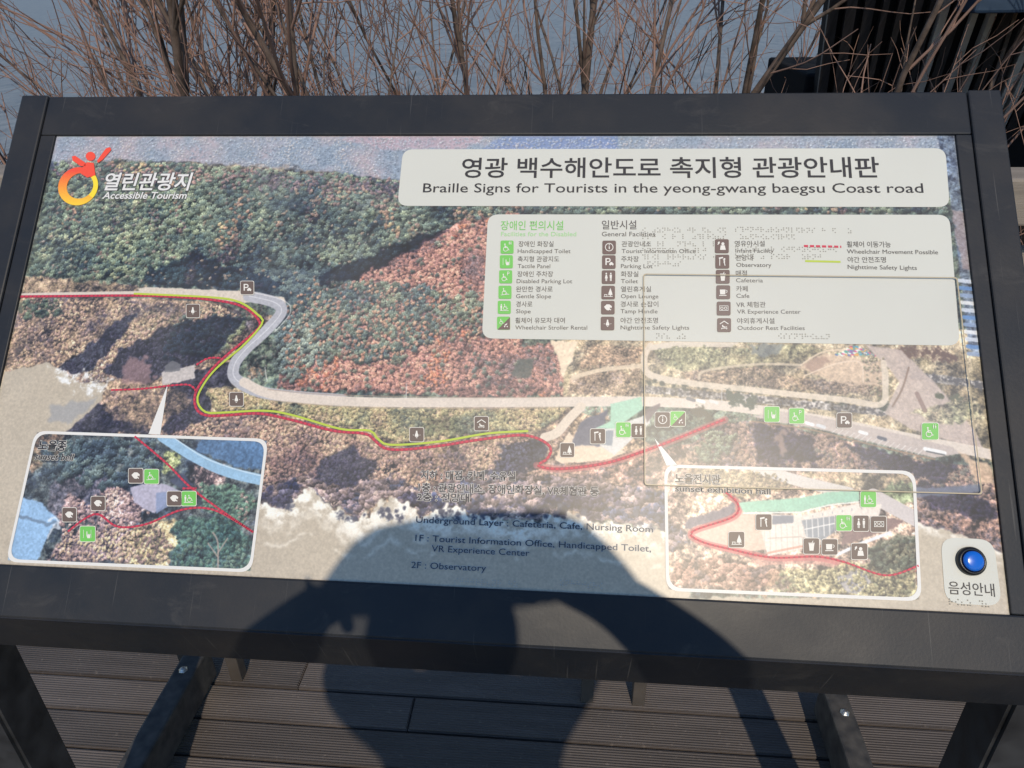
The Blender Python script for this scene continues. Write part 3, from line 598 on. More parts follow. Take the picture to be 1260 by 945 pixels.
put(mask([(738, 530), (755, 529), (753, 548), (740, 547)], 0, 1), (116, 128, 142), .8); put(mask([(792, 505), (812, 496), (812, 500), (796, 520)], 0, 1), (104, 92, 98), .9)
stroke([(660, 572), (690, 577), (745, 570), (790, 556), (830, 541), (862, 528), (892, 516)], 8, (190, 96, 100), .55)
# picture inside the left inset
IL = [(46, 532), (328, 542), (308, 702), (10, 689)]
NI = veg(big, [(48, 58, 74), (62, 72, 86), (84, 94, 98), (104, 108, 106), (72, 80, 98)], .8, .6, .55, 93)
sv = IMG.copy(); IMG = NI
put(mask([(60, 595), (110, 575), (150, 600), (120, 640), (60, 640)], 1.2, 5), veg(shrubs_, [(70, 72, 92), (92, 88, 102), (112, 100, 110)], .8, .6), .7)
put(mask([(40, 530), (85, 532), (72, 560), (36, 580)], 1.4, 5), veg(shrubs_, [(176, 158, 104), (158, 124, 104), (120, 112, 90)], .7, .6), .8)
for q in ([(70, 640), (85, 610), (110, 620), (115, 640)], [(115, 620), (125, 595), (150, 600), (180, 625), (165, 645), (125, 640)], [(55, 690), (75, 655), (140, 650), (180, 648), (160, 690)], [(235, 575), (275, 575), (280, 600), (240, 610)]):
    put(mask(q, 1.4, 4), veg(shrubs_, [(112, 96, 104), (150, 124, 124), (182, 150, 144), (200, 172, 160)], .8, .9, .3), .85)
put(mask([(140, 690), (165, 650), (215, 632), (220, 650), (205, 700), (150, 698)], 1.2, 4), veg(shrubs_, [(160, 136, 110), (196, 172, 128), (208, 188, 146)], .8, .8), .85)
put(mask([(215, 640), (270, 632), (310, 660), (310, 705), (210, 705)], 1.2, 5), veg(trees, [(54, 84, 84), (78, 110, 94), (66, 92, 96), (96, 116, 104)], .7, .5), .8)
put(mask([(245, 595), (300, 600), (320, 620), (300, 645), (250, 625)], 1.2, 5), veg(trees, [(70, 100, 90), (98, 130, 108), (84, 112, 98)], .7, .5), .8)
plant(mask([(50, 545), (190, 540), (215, 575), (150, 600), (60, 590)], 1, 2), 260, (3.4, 4.6, 5.6), [(60, 72, 84), (72, 86, 92), (92, 104, 102)], 'pine', 51)
plant(mask([(72, 640), (88, 612), (125, 620), (130, 600), (150, 602), (182, 628), (165, 648), (60, 690), (160, 690), (75, 660)], 1, 2), 420, (1.6, 2.4, 3.2), [(120, 104, 110), (152, 128, 126), (184, 154, 146), (204, 178, 164)], 'bush', 52, shadow=.6)
plant(mask([(60, 690), (80, 655), (140, 650), (200, 645), (212, 690)], 1, 2), 420, (1.6, 2.4), [(130, 108, 106), (160, 134, 122), (192, 164, 140), (206, 184, 146)], 'bush', 53, shadow=.6)
plant(mask([(215, 642), (270, 634), (305, 660), (305, 702), (212, 702)], 1, 2), 260, (2.2, 3.2), [(58, 86, 88), (78, 106, 96), (96, 116, 104)], 'bush', 54)
plant(mask([(245, 595), (300, 600), (318, 620), (300, 642), (252, 625)], 1, 2), 170, (2.2, 3.0), [(74, 102, 92), (98, 126, 108), (150, 132, 124)], 'bush', 55)
stroke([(268, 705), (268, 668), (262, 655)], 2, (176, 158, 150), .8); stroke([(268, 680), (280, 662)], 1.6, (176, 158, 150), .8); stroke([(268, 685), (256, 668)], 1.6, (176, 158, 150), .8)
put(mask([(205, 560), (212, 545), (226, 560), (222, 575), (200, 580)], 1, 3), veg(shrubs_, [(150, 160, 112), (176, 180, 126)], .8, .8), .9)
put(mask([(0, 700), (20, 610), (50, 618), (72, 640), (55, 665), (45, 690)], .5, 2), flat((150, 182, 214), .1)); stroke([(20, 632), (45, 640), (72, 646)], 4, (110, 126, 146), .8, True, 2, .6)
stroke([(60, 635), (70, 645), (58, 662)], 3, (226, 230, 236), .7, True, 2, 1)
stroke([(200, 537), (240, 562), (280, 580), (330, 592)], 13, (150, 184, 210), 1, tex=.1); stroke([(212, 537), (250, 562), (290, 577), (330, 587)], 1.2, (206, 222, 232), .9)
put(mask([(250, 535), (330, 540), (330, 582), (290, 575), (240, 552)], .6, 3), flat((92, 122, 156), .22))
put(mask([(160, 600), (176, 595), (205, 595), (220, 603), (190, 632), (165, 618)], .2, 1), flat((176, 172, 188), .1)); put(mask([(192, 606), (220, 603), (208, 622), (192, 632)], 0, 1), (140, 152, 182), .9)
put(mask([(207, 590), (225, 582), (238, 596), (225, 602)], .2, 2), (74, 80, 104), .8)
NI = IMG; IMG = sv; put(mask(IL, 0, 1), NI)
# picture inside the right inset
IR = [(820, 574), (1124, 582), (1131, 737), (822, 724)]
sv = IMG.copy(); IMG = veg(rocks2, [(150, 124, 110), (178, 150, 130), (196, 170, 148), (132, 112, 108), (186, 160, 136)], .6, .6, .4, 95)
put(mask([(840, 575), (960, 578), (985, 600), (900, 615), (870, 600)], 1, 3), veg(shrubs_, OCH, .4, .5), .8)
put(mask([(980, 580), (1120, 583), (1128, 606), (1040, 602)], 1, 3), veg(shrubs_, OCH, .4, .5), .75); put(mask([(1080, 605), (1128, 590), (1128, 625)], 1, 3), veg(trees, [(110, 130, 96), (140, 150, 116)], .6, .5), .85)
stroke([(930, 575), (985, 592), (1045, 606)], 13, (204, 198, 192), 1); stroke([(1075, 610), (1100, 624), (1130, 640)], 17, (198, 190, 188), 1)
put(mask([(842, 650), (850, 636), (890, 624), (905, 612), (902, 640), (870, 645)], .5, 2), (92, 92, 112), .8)
put(mask([(820, 640), (845, 652), (850, 668), (820, 680)], .8, 2), rock(ROC, 2), .9)
put(mask([(848, 655), (895, 640), (915, 618), (935, 640), (950, 675), (900, 680), (862, 668)], .1, 1), flat((208, 184, 168), .06))
stroke([(893, 606), (908, 620), (902, 636), (852, 654), (862, 666), (900, 676), (950, 686), (1005, 686), (1040, 694), (1090, 708), (1132, 697)], 7, (186, 84, 92), .75)
stroke([(930, 690), (1000, 688), (1040, 698)], 10, (200, 140, 132), .5)
put(mask([(1010, 700), (1060, 690), (1125, 680), (1132, 738), (1040, 735), (940, 725), (950, 700)], .8, 4), veg(shrubs_, [(120, 122, 92), (150, 142, 106), (176, 166, 124)], .7, .7), .8)
put(mask([(1060, 675), (1110, 655), (1128, 660), (1130, 700), (1080, 700)], .8, 3), veg(trees, [(62, 72, 66), (84, 90, 78), (104, 100, 88)], .8, .6), .9)
put(mask([(1030, 712), (1060, 700), (1075, 715), (1055, 730), (1035, 728)], .8, 2), flat((176, 172, 176), .15), .8)
put(mask([(828, 690), (880, 685), (960, 700), (980, 726), (830, 720)], .8, 3), rock([(112, 96, 98), (150, 116, 104), (180, 146, 130)], 3), .7)
plant(mask([(1060, 678), (1110, 658), (1126, 664), (1128, 700), (1080, 700)], .8, 2), 150, (2.0, 3.0), [(68, 78, 70), (92, 98, 84), (120, 116, 96)], 'bush', 61)
plant(mask([(960, 705), (1060, 695), (1125, 704), (1128, 735), (1040, 732), (950, 724)], .8, 2), 300, (1.6, 2.4), [(124, 124, 98), (154, 146, 112), (180, 168, 130)], 'bush', 62, shadow=.4)
plant(mask([(840, 577), (960, 580), (980, 598), (900, 612), (872, 600)], .8, 2), 200, (1.4, 2.0), [(130, 118, 96), (156, 140, 110), (176, 158, 126)], 'bush', 63, shadow=.3)
put(mask([(930, 632), (985, 634), (1060, 618), (1085, 620), (1080, 640), (1030, 645), (1010, 670), (945, 684)], 0, 1), flat((222, 212, 202), .05))
put(mask([(986, 640), (1030, 634), (1030, 652), (1012, 664), (992, 660)], 0, 1), (120, 130, 142), .8); put(mask([(950, 634), (976, 634), (976, 643), (950, 645)], 0, 1), (104, 112, 128), .85)
stroke([(915, 631), (985, 630), (1020, 621), (1058, 617)], 1.6, (232, 232, 226), .95, False); stroke([(945, 662), (985, 660), (1010, 668)], 1.2, (176, 164, 156), .8, False)
for k in range(8): stroke([(940 + k * 7, 646), (941 + k * 7, 682)], .8, (188, 178, 170), .8, False)
stroke([(945, 680), (985, 672), (1012, 672)], 2.2, (196, 140, 122), .8, False); stroke([(990, 651), (1030, 643)], 1.2, (232, 230, 226), .9, False)
for k in range(6): stroke([(992 + k * 7, 640 - k), (993 + k * 7, 662 - k)], .9, (226, 222, 216), 1, False)
for k in range(7): stroke([(1000 + k * 12, 622 + 12 - k * 2.2), (1000 + k * 12, 636 - k * 2.0)], .8, (150, 154, 160), 1, False)
put(mask([(1040, 648), (1080, 636), (1112, 640), (1100, 650), (1060, 662), (1035, 672)], .1, 1), (132, 108, 108), .9); stroke([(1030, 682), (1060, 668), (1095, 655)], 3.4, (220, 222, 226), 1, False)
put(mask([(908, 618), (932, 616), (985, 612), (1020, 605), (1057, 604), (1057, 616), (1020, 620), (985, 629), (915, 630)], .05, 1), flat((152, 194, 172), .05))
NI = IMG; IMG = sv; put(mask(IR, 0, 1), NI)
# small sketchy print grain, then contrast
IMG = IMG * (1 + .08 * (GR - .5))[..., None]
IMG = np.clip((IMG - 128) * 1.13 + 128, 6, 246) / 255
buf = np.ones((NYp, NXp, 4), np.float32); buf[..., :3] = IMG[::-1]
img = bpy.data.images.new('aerial_print', NXp, NYp); img.pixels.foreach_set(buf.ravel()); img.update(); img.pack()

def print_material():
    m = mat('map_print', (.5, .5, .5), rough=.39, spec=.6)
    n = m.node_tree.nodes; l = m.node_tree.links; b = n['Principled BSDF']
    t = n.new('ShaderNodeTexImage'); t.image = img; t.interpolation = 'Cubic'; t.extension = 'EXTEND'
    u = n.new('ShaderNodeUVMap'); l.new(u.outputs[0], t.inputs[0])
    tc = n.new('ShaderNodeTexCoord'); no = n.new('ShaderNodeTexNoise'); no.inputs['Scale'].default_value = 6; no.inputs['Detail'].default_value = 6; l.new(tc.outputs['Object'], no.inputs['Vector'])
    r = n.new('ShaderNodeMapRange'); r.inputs['From Min'].default_value = .35; r.inputs['From Max'].default_value = .7; r.inputs['To Min'].default_value = 0; r.inputs['To Max'].default_value = .10; l.new(no.outputs[0], r.inputs[0])
    mx = n.new('ShaderNodeMixRGB'); mx.inputs[2].default_value = (.55, .53, .50, 1); l.new(r.outputs[0], mx.inputs[0]); l.new(t.outputs[0], mx.inputs[1])
    l.new(mx.outputs[0], b.inputs['Base Color'])
    return m

# ------------------------------------------------------------------ sign object
def frame_material():
    m = mat('charcoal_powder_coat', (.018, .021, .026), rough=.46, spec=.31, rvar=.06, vscale=7)
    n = m.node_tree.nodes; l = m.node_tree.links; b = n['Principled BSDF']
    tc = n.new('ShaderNodeTexCoord')
    t = n.new('ShaderNodeTexNoise'); t.inputs['Scale'].default_value = 5; t.inputs['Detail'].default_value = 9; t.inputs['Roughness'].default_value = .62; l.new(tc.outputs['Object'], t.inputs['Vector'])
    r = n.new('ShaderNodeValToRGB'); e = r.color_ramp.elements
    e[0].position = .42; e[0].color = (.015, .018, .024, 1); e[1].position = .78; e[1].color = (.042, .038, .036, 1); l.new(t.outputs[0], r.inputs[0])
    # fine scratches, two directions
    last = r.outputs[0]
    for rot, sc in ((.3, (400, 6, 6)), (1.2, (300, 5, 5)), (2.3, (350, 7, 7))):
        mp = n.new('ShaderNodeMapping'); mp.inputs['Rotation'].default_value = (0, 0, rot); mp.inputs['Scale'].default_value = sc; l.new(tc.outputs['Object'], mp.inputs[0])
        s = n.new('ShaderNodeTexNoise'); s.inputs['Scale'].default_value = 1; s.inputs['Detail'].default_value = 1; l.new(mp.outputs[0], s.inputs['Vector'])
        k = n.new('ShaderNodeValToRGB'); k.color_ramp.elements[0].position = .74; k.color_ramp.elements[1].position = .80
        k.color_ramp.elements[0].color = (0, 0, 0, 1); k.color_ramp.elements[1].color = (.45, .45, .45, 1); l.new(s.outputs[0], k.inputs[0])
        mx = n.new('ShaderNodeMixRGB'); mx.inputs[2].default_value = (.12, .115, .11, 1); l.new(k.outputs[0], mx.inputs[0]); l.new(last, mx.inputs[1]); last = mx.outputs[0]
    mp = n.new('ShaderNodeMapping'); mp.inputs['Scale'].default_value = (1.0, 2.2, 1); l.new(tc.outputs['Object'], mp.inputs[0])
    sm = n.new('ShaderNodeTexNoise'); sm.inputs['Scale'].default_value = 11; sm.inputs['Detail'].default_value = 10; sm.inputs['Roughness'].default_value = .72; sm.inputs['Distortion'].default_value = .8; l.new(mp.outputs[0], sm.inputs['Vector'])
    kr = n.new('ShaderNodeMapRange'); kr.inputs['From Min'].default_value = .56; kr.inputs['From Max'].default_value = .80; kr.inputs['To Min'].default_value = 0; kr.inputs['To Max'].default_value = .26; l.new(sm.outputs[0], kr.inputs[0])
    mx = n.new('ShaderNodeMixRGB'); mx.inputs[2].default_value = (.15, .135, .12, 1); l.new(kr.outputs[0], mx.inputs[0]); l.new(last, mx.inputs[1]); last = mx.outputs[0]
    l.new(last, b.inputs['Base Color'])
    bt = n.new('ShaderNodeTexNoise'); bt.inputs['Scale'].default_value = 260; l.new(tc.outputs['Object'], bt.inputs['Vector'])
    bp = n.new('ShaderNodeBump'); bp.inputs['Strength'].default_value = .12; bp.inputs['Distance'].default_value = .0008; l.new(bt.outputs[0], bp.inputs['Height']); l.new(bp.outputs[0], b.inputs['Normal'])
    return m
M_frame = frame_material()
M_leg = mat('black_steel_tube', (.030, .031, .034), rough=.5, spec=.5, var=.5, vscale=25, rvar=.1)
M_railskid = mat('dusty_black_steel', (.028, .029, .032), rough=.6, spec=.45, vscale=38, c2=(.085, .08, .075))
M_zinc = mat('zinc_bolt', (.55, .54, .52), rough=.35, metal=.9)
sign = thing('information_sign', 'tilted charcoal framed tourist map board with braille and a blue call button', 'sign', BASE)
BL_ = P0 - BASE; BR_ = (TILT, 0, 0)
def onboard(name, bm, m): return obj(name, bm, m, sign, BL_, BR_)
onboard('frame_bar', box_bm(-.6215, .6195, .2895, .351, -.030, .004, bevel=.0022), M_frame)
onboard('frame_bar', box_bm(-.6215, .6195, -.349, -.2895, -.030, .004, bevel=.0022), M_frame)
onboard('frame_bar', box_bm(-.662, -.6222, -.3495, .3525, -.032, .0056, bevel=.0022), M_frame)
onboard('frame_bar', box_bm(.6202, .660, -.3495, .3525, -.032, .0056, bevel=.0022), M_frame)
onboard('trim_strip', box_bm(-.6212, -.6002, -.2890, .2890, -.020, .0034, bevel=.0012), M_frame)
onboard('trim_strip', box_bm(.6002, .6192, -.2890, .2890, -.020, .0034, bevel=.0012), M_frame)
onboard('back_plate', box_bm(-.65, .65, -.34, .345, -.045, -.033), M_leg)
# folded front lip: leans under the lower edge of the frame
bm = bmesh.new()
pr = [(-.3505, .0035), (-.3505, -.002)]
ca, sa = math.cos(TILT), math.sin(TILT)
def toboard(y, z): return (y * ca + z * sa, -y * sa + z * ca)
lp = toboard(math.sin(R(20)) * .088, -math.cos(R(20)) * .088)
prof = [(-.3502, .0035), (-.3512, .0005), (-.3505 + lp[0], lp[1]), (-.3505 + lp[0] + .004, lp[1] - .001), (-.338, -.012), (-.338, -.002)]
a = [bm.verts.new((-.662, y, z)) for y, z in prof]; b = [bm.verts.new((.660, y, z)) for y, z in prof]
for i in range(len(prof)): j = (i + 1) % len(prof); bm.faces.new((a[i], b[i], b[j], a[j]))
bm.faces.new(a[::-1]); bm.faces.new(b); bmesh.ops.recalc_face_normals(bm, faces=bm.faces[:])
onboard('front_lip', bm, M_frame)

bm = bmesh.new(); vs_ = [bm.verts.new(p) for p in ((-.6, -.29, 0), (.6, -.29, 0), (.6, .29, 0), (-.6, .29, 0), (-.6, -.29, -.004), (.6, -.29, -.004), (.6, .29, -.004), (-.6, .29, -.004))]
top = bm.faces.new(vs_[:4]); bm.faces.new(vs_[7:3:-1])
for i in range(4): j = (i + 1) % 4; bm.faces.new((vs_[i], vs_[4 + i], vs_[4 + j], vs_[j]))
uvl = bm.loops.layers.uv.new('UVMap')
for lo in top.loops: lo[uvl].uv = ((lo.vert.co.x + .6) / 1.2, (lo.vert.co.y + .29) / .58)
panel = onboard('map_panel', bm, print_material())

def flatmat(name, c, rough=.42, spec=.5, var=.02): return mat(name, lin(c), rough=rough, spec=spec, var=var, vscale=5)
K_white = flatmat('white_plate_print', (209, 209, 200), .5, var=.03); K_ink = flatmat('dark_ink', (50, 48, 50)); K_gin = flatmat('green_ink', (120, 196, 100))
K_lgn = flatmat('pale_green_ink', (160, 214, 146)); K_green = flatmat('green_icon', (118, 198, 92)); K_brown = flatmat('brown_icon', (112, 92, 86)); K_glyph = flatmat('icon_glyph_white', (232, 228, 220))
K_grey = flatmat('grey_ink', (92, 88, 86)); K_red = flatmat('route_red', (206, 62, 84)); K_dred = flatmat('route_dark_red', (168, 60, 80)); K_lime = flatmat('route_lime', (186, 204, 74)); K_edge = flatmat('plate_edge_tan', (184, 170, 142), .4)
K_lgrey = flatmat('outline_white', (228, 226, 222)); K_bico = flatmat('brown_icon_map', (108, 92, 84))

def poly_part(name, layers, m):                    # layers: list of (list of (u, v) polygons, height above panel, material index)
    bm = bmesh.new()
    for pts, h, mi in layers:
        f = bm.faces.new([bm.verts.new((p[0], p[1], h)) for p in pts]); f.material_index = mi
        f.normal_update()
        if f.normal.z < 0: f.normal_flip()
    return obj(name, bm, m, panel)
def rounded(corners, r, n=6):                      # corners in (u, v), rounded polygon
    out = []; N = len(corners)
    for i in range(N):
        p = Vector(corners[i]); a = (Vector(corners[i - 1]) - p).normalized(); b = (Vector(corners[(i + 1) % N]) - p).normalized()
        for k in range(n + 1):
            t = k / n; out.append(tuple(p + a * r * (1 - t) ** 2 + b * r * t ** 2))
    return out
def quad(*c): return [P(*q) for q in c]
poly_part('title_plate', [(rounded(quad((496, 184), (1163, 182.5), (1168.5, 255), (489, 253.5)), .014), .0005, 0)], K_white)
poly_part('legend_plate', [(rounded(quad((600.5, 264), (1168, 264.5), (1181, 425.5), (593, 416.5)), .014), .0005, 0)], K_white)
poly_part('button_plate', [(rounded(quad((1157, 661), (1222, 664), (1233, 746), (1163, 742)), .016), .0005, 0)], K_white)
def ring_part(name, outer, th, r, m, h=.0006):
    o_ = rounded(outer, r); c = Vector((sum(p[0] for p in outer) / 4, sum(p[1] for p in outer) / 4)); i_ = []
    for p in o_:
        d = Vector(p) - c; i_.append((p[0] - math.copysign(min(th, abs(d.x)), d.x), p[1] - math.copysign(min(th, abs(d.y)), d.y)))
    return poly_part(name, [([o_[k], o_[(k + 1) % len(o_)], i_[(k + 1) % len(o_)], i_[k]], h, 0) for k in range(len(o_))], m)
ring_part('inset_border', quad((43.5, 530), (330.5, 540), (310, 704.5), (7.5, 691.5)), .0036, .015, K_lgrey)
ring_part('inset_border', quad((817, 571.5), (1126, 579.5), (1134, 740), (819.5, 727)), .0036, .015, K_lgrey)
poly_part('callout_pointer', [(quad((207, 472), (197.5, 535), (183, 534)), .0006, 0)], K_lgrey)
poly_part('callout_pointer', [(quad((805, 539), (834, 573), (820, 573)), .0006, 0)], K_lgrey)

def ribbon(pts, wd, h, mi, dash=None):
    p = [Vector(P(*q)) for q in catmull(pts, 10)]; L = [0]
    for a, b in zip(p[:-1], p[1:]): L.append(L[-1] + (b - a).length)
    def at(s):
        for i in range(len(L) - 1):
            if s <= L[i + 1]: return p[i].lerp(p[i + 1], (s - L[i]) / max(1e-9, L[i + 1] - L[i]))
        return p[-1]
    def nrm(s):
        d = at(min(L[-1], s + .002)) - at(max(0, s - .002)); d.normalize(); return Vector((-d.y, d.x))
    out = []; segs = [(0, L[-1])] if not dash else [(s, min(L[-1], s + dash[0])) for s in np.arange(0, L[-1], dash[1])]
    for s0, s1 in segs:
        n_ = max(1, int((s1 - s0) / .006))
        for k in range(n_):
            a, b = s0 + (s1 - s0) * k / n_, s0 + (s1 - s0) * (k + 1) / n_
            pa, pb, na, nb = at(a), at(b), nrm(a), nrm(b)
            out.append(([tuple(pa + na * wd / 2), tuple(pa - na * wd / 2), tuple(pb - nb * wd / 2), tuple(pb + nb * wd / 2)], h, mi))
    return out
def route(pts, base=.0028, dashw=.0024):
    poly_part('route_line', ribbon(pts, base, .0004, 0) + ribbon(pts, dashw, .0007, 1, (.0032, .0056)), [K_dred, K_red])
route([(22, 365), (75, 364.5), (180, 364), (260, 369), (300, 378), (320, 397), (312, 410), (285, 432), (262, 453), (245, 475), (239.5, 490), (243, 505), (256, 511.5), (280, 511), (320, 509), (360, 517), (410, 530), (450, 534), (462, 543), (475, 552), (500, 553), (545, 548), (590, 541), (640, 535.5), (665, 541), (678, 552), (673, 565), (662, 573), (690, 577), (745, 570), (790, 556), (830, 541), (862, 528), (892, 516)], .0034)
poly_part('lighting_line', ribbon([(165, 361.5), (260, 366), (295, 372), (317, 387), (323, 398), (300, 425), (265, 455), (247, 480), (243.5, 495), (253, 507), (270, 508), (325, 505.5), (360, 511), (420, 528), (455, 530), (466, 541), (482, 547.5), (540, 543.5), (600, 533.5), (650, 530.5)], .0026, .0009, 0), K_lime)
route([(137, 480), (175, 478.5), (215, 474), (234, 474), (242, 482)], .002); route([(242, 449), (256, 441), (272, 440.5)], .002)
route([(166, 537), (205, 570), (235, 600), (275, 630), (312, 655)], .0024); route([(84, 654), (105, 638), (122, 633), (145, 648), (180, 645), (225, 627), (265, 628), (312, 655)], .0024); route([(225, 601), (242, 601)], .002)
route([(893, 606), (908, 620), (902, 636), (852, 654), (862, 666), (900, 676), (950, 686), (1005, 685), (1040, 692), (1090, 708), (1130, 696)], .002, .0022)
poly_part('legend_line', ribbon([(989, 303), (1035, 304)], .0030, .0008, 0, (.0050, .0072)), K_red)
poly_part('legend_line', ribbon([(990.5, 321.5), (1034, 322.5)], .0026, .0008, 0), K_lime)

# lettering -------------------------------------------------------------------
def glyphs(body, bold=0.0, shear=0.0):
    c = bpy.data.curves.new('lettering', 'FONT'); c.body = body; c.resolution_u = 3; c.offset = bold; c.shear = shear; c.fill_mode = 'FRONT'
    o = bpy.data.objects.new('lettering', c); me = bpy.data.meshes.new_from_object(o)                # no need to link it or update the whole scene
    bpy.data.objects.remove(o); bpy.data.curves.remove(c)
    v = np.zeros(len(me.vertices) * 3, np.float32); me.vertices.foreach_get('co', v)
    return me, v.reshape(-1, 3)
def letter(body, x0, y0, x1, y1, cap, m, h=.0009, bold=.0, shear=0.0, outline=None, korean=False):
    """lettering between two digitised baseline ends; cap = capital (or hangul) height in the same units"""
    a, b = Vector(P(x0, y0)), Vector(P(x1, y1)); up = (Vector(P((x0 + x1) / 2, (y0 + y1) / 2 - cap)) - Vector(P((x0 + x1) / 2, (y0 + y1) / 2))).length
    ax = (b - a).normalized(); ay = Vector((-ax.y, ax.x))
    lay = ([(outline[0], h - .0003, outline[1])] if outline else []) + [(bold, h, m)]
    bm = bmesh.new(); mats = []
    ref = glyphs(body, 0, shear)[1]; bx0, bx1 = ref[:, 0].min(), ref[:, 0].max()
    by0, by1 = (ref[:, 1].min(), ref[:, 1].max()) if korean else (0.0, .729)
    if not korean and not any(ch.isupper() or ch in 'bdfhklt' for ch in body): by1 = .729
    sx = (b - a).length / (bx1 - bx0); sy = up / (by1 - by0)
    for off, hh, mm in lay:
        me, v = glyphs(body, off, shear)
        X = (v[:, 0] - bx0) * sx; Y = (v[:, 1] - by0) * sy
        nv = np.stack([a.x + ax.x * X + ay.x * Y, a.y + ax.y * X + ay.y * Y, np.full_like(X, hh)], 1)
        me.vertices.foreach_set('co', nv.astype(np.float32).ravel()); n0 = len(bm.faces)
        bm.from_mesh(me); bm.faces.ensure_lookup_table()
        for f in bm.faces[n0:]: f.material_index = len(mats)
        mats.append(mm); bpy.data.meshes.remove(me)
    for f in bm.faces:
        f.normal_update()
        if f.normal.z < 0: f.normal_flip()
    return obj('lettering', bm, mats, panel)
letter('영광 백수해안도로 촉지형 관광안내판', 568, 219, 1082, 219, 25, K_ink, bold=.012, korean=True)
letter('Braille Signs for Tourists in the yeong-gwang baegsu Coast road', 520.5, 237, 1136, 237.5, 12, K_ink, bold=.004)
letter('열린관광지', 128, 234.5, 234.5, 234.5, 21, K_lgrey, bold=.020, shear=.14, korean=True, outline=(.045, flatmat('logo_shadow_ink', (70, 72, 78))))
letter('Accessible Tourism', 126.5, 244.8, 229.5, 244.8, 8.4, K_lgrey, bold=.018, shear=.16, outline=(.04, flatmat('logo_shadow_ink_small', (84, 86, 90))))
letter('장애인 편의시설', 616, 283.5, 693, 283.5, 11.5, K_gin, bold=.006, korean=True); letter('Facilities for the Disabled', 616.5, 290.8, 709, 291, 5.6, K_lgn)
letter('일반시설', 740.5, 282.5, 783, 282.5, 11, K_grey, bold=.006, korean=True); letter('General Facilities', 740.5, 291, 806, 291, 5.8, K_grey)
L1 = [('장애인 화장실', 638, 681, 'Handicapped Toilet', 637, 702), ('촉지형 관광지도', 637, 688, 'Tactile Panel', 637, 677), ('장애인 주차장', 636.5, 680.5, 'Disabled Parking Lot', 635.7, 704), ('완만한 경사로', 635, 680, 'Gentle Slope', 635, 678), ('경사로', 635, 655, 'Slope', 635, 653), ('휠체어 유모차 대여', 634, 695, 'Wheelchair Stroller Rental', 634, 722.5)]
L2 = [('관광안내소', 765, 801, 'Tourist Information Office', 765, 856), ('주차장', 764.5, 786, 'Parking Lot', 764, 803), ('화장실', 764, 785.5, 'Toilet', 764, 785), ('열린휴게실', 764, 801, 'Open Lounge', 764, 810), ('경사로 손잡이', 763.6, 810, 'Tamp Handle', 763.6, 809), ('야간 안전조명', 763.6, 809.5, 'Nighttime Safety Lights', 763.6, 848)]
L3 = [('영유아시설', 904, 941, 'Infant Facility', 905, 952), ('전망대', 905, 926, 'Observatory', 906, 949), ('매점', 905.5, 919, 'Cafeteria', 905.6, 938.6), ('카페', 906, 920, 'Cafe', 906, 922), ('VR 체험관', 906, 942, 'VR Experience Center', 907, 985), ('야외휴게시설', 907, 953, 'Outdoor Rest Facilities', 907.5, 990)]
for LL, yk in ((L1, (304, 322.5, 341, 359.5, 378, 398)), (L2, (304, 322.5, 341, 359.5, 378, 398)), (L3, (303.5, 321, 340, 359, 378.5, 398.5))):
    for (ko, a0, a1, en, b0, b1), y in zip(LL, yk):
        letter(ko, a0, y, a1, y, 7, K_grey, korean=True, bold=.004); letter(en, b0, y + 7.6, b1, y + 7.8, 5.2, K_grey)
letter('휠체어 이동가능', 1042, 304.6, 1096, 304.8, 7.4, K_grey, korean=True, bold=.004); letter('Wheelchair Movement Possible', 1042, 312.2, 1154, 313.2, 5.4, K_grey)
letter('야간 안전조명', 1043, 323.4, 1090, 323.6, 7.2, K_grey, korean=True, bold=.004); letter('Nighttime Safety Lights', 1043, 331.2, 1128, 332.4, 5.4, K_grey)
OL = (.058, K_lgrey)
K_dk = flatmat('map_caption_ink', (54, 54, 62))
letter('지하 : 매점, 카페, 수유실', 518, 590.5, 634, 592, 11.5, K_dk, bold=.026, korean=True, outline=OL); letter('1층 : 관광안내소, 장애인화장실, VR체험관 등', 515, 605.5, 736.5, 611, 11.5, K_dk, bold=.026, korean=True, outline=OL); letter('2층 : 전망대', 513.5, 616.5, 577, 618, 10.5, K_dk, bold=.026, korean=True, outline=OL)
OE = (.028, flatmat('caption_halo', (196, 204, 212)))
letter('Underground Layer : Cafeteria, Cafe, Nursing Room', 512, 643, 803.5, 655, 8.2, K_dk, outline=OE); letter('1F : Tourist Information Office, Handicapped Toilet,', 511, 665.5, 801, 679, 8.2, K_dk, outline=OE)
letter('VR Experience Center', 531, 678.6, 651.5, 684.4, 8.2, K_dk, outline=OE); letter('2F : Observatory', 506, 698.8, 598, 703, 8.2, K_dk, outline=OE)
letter('노을종', 47, 554, 80.5, 555, 12, K_ink, korean=True, bold=.026, outline=(.058, K_lgrey)); letter('sunset bell', 43, 565.5, 90.5, 567, 8.4, K_ink, bold=.014, shear=.15, outline=(.045, K_lgrey))
letter('노을전시관', 831, 594.6, 886.5, 596.5, 12, K_ink, korean=True, bold=.024, outline=(.056, K_lgrey)); letter('sunset exhibition hall', 831, 604.6, 948, 608.4, 8, K_ink, bold=.012, outline=(.045, K_lgrey))
letter('음성안내', 1167.5, 731, 1224, 734.5, 16, K_ink, korean=True, bold=.004)


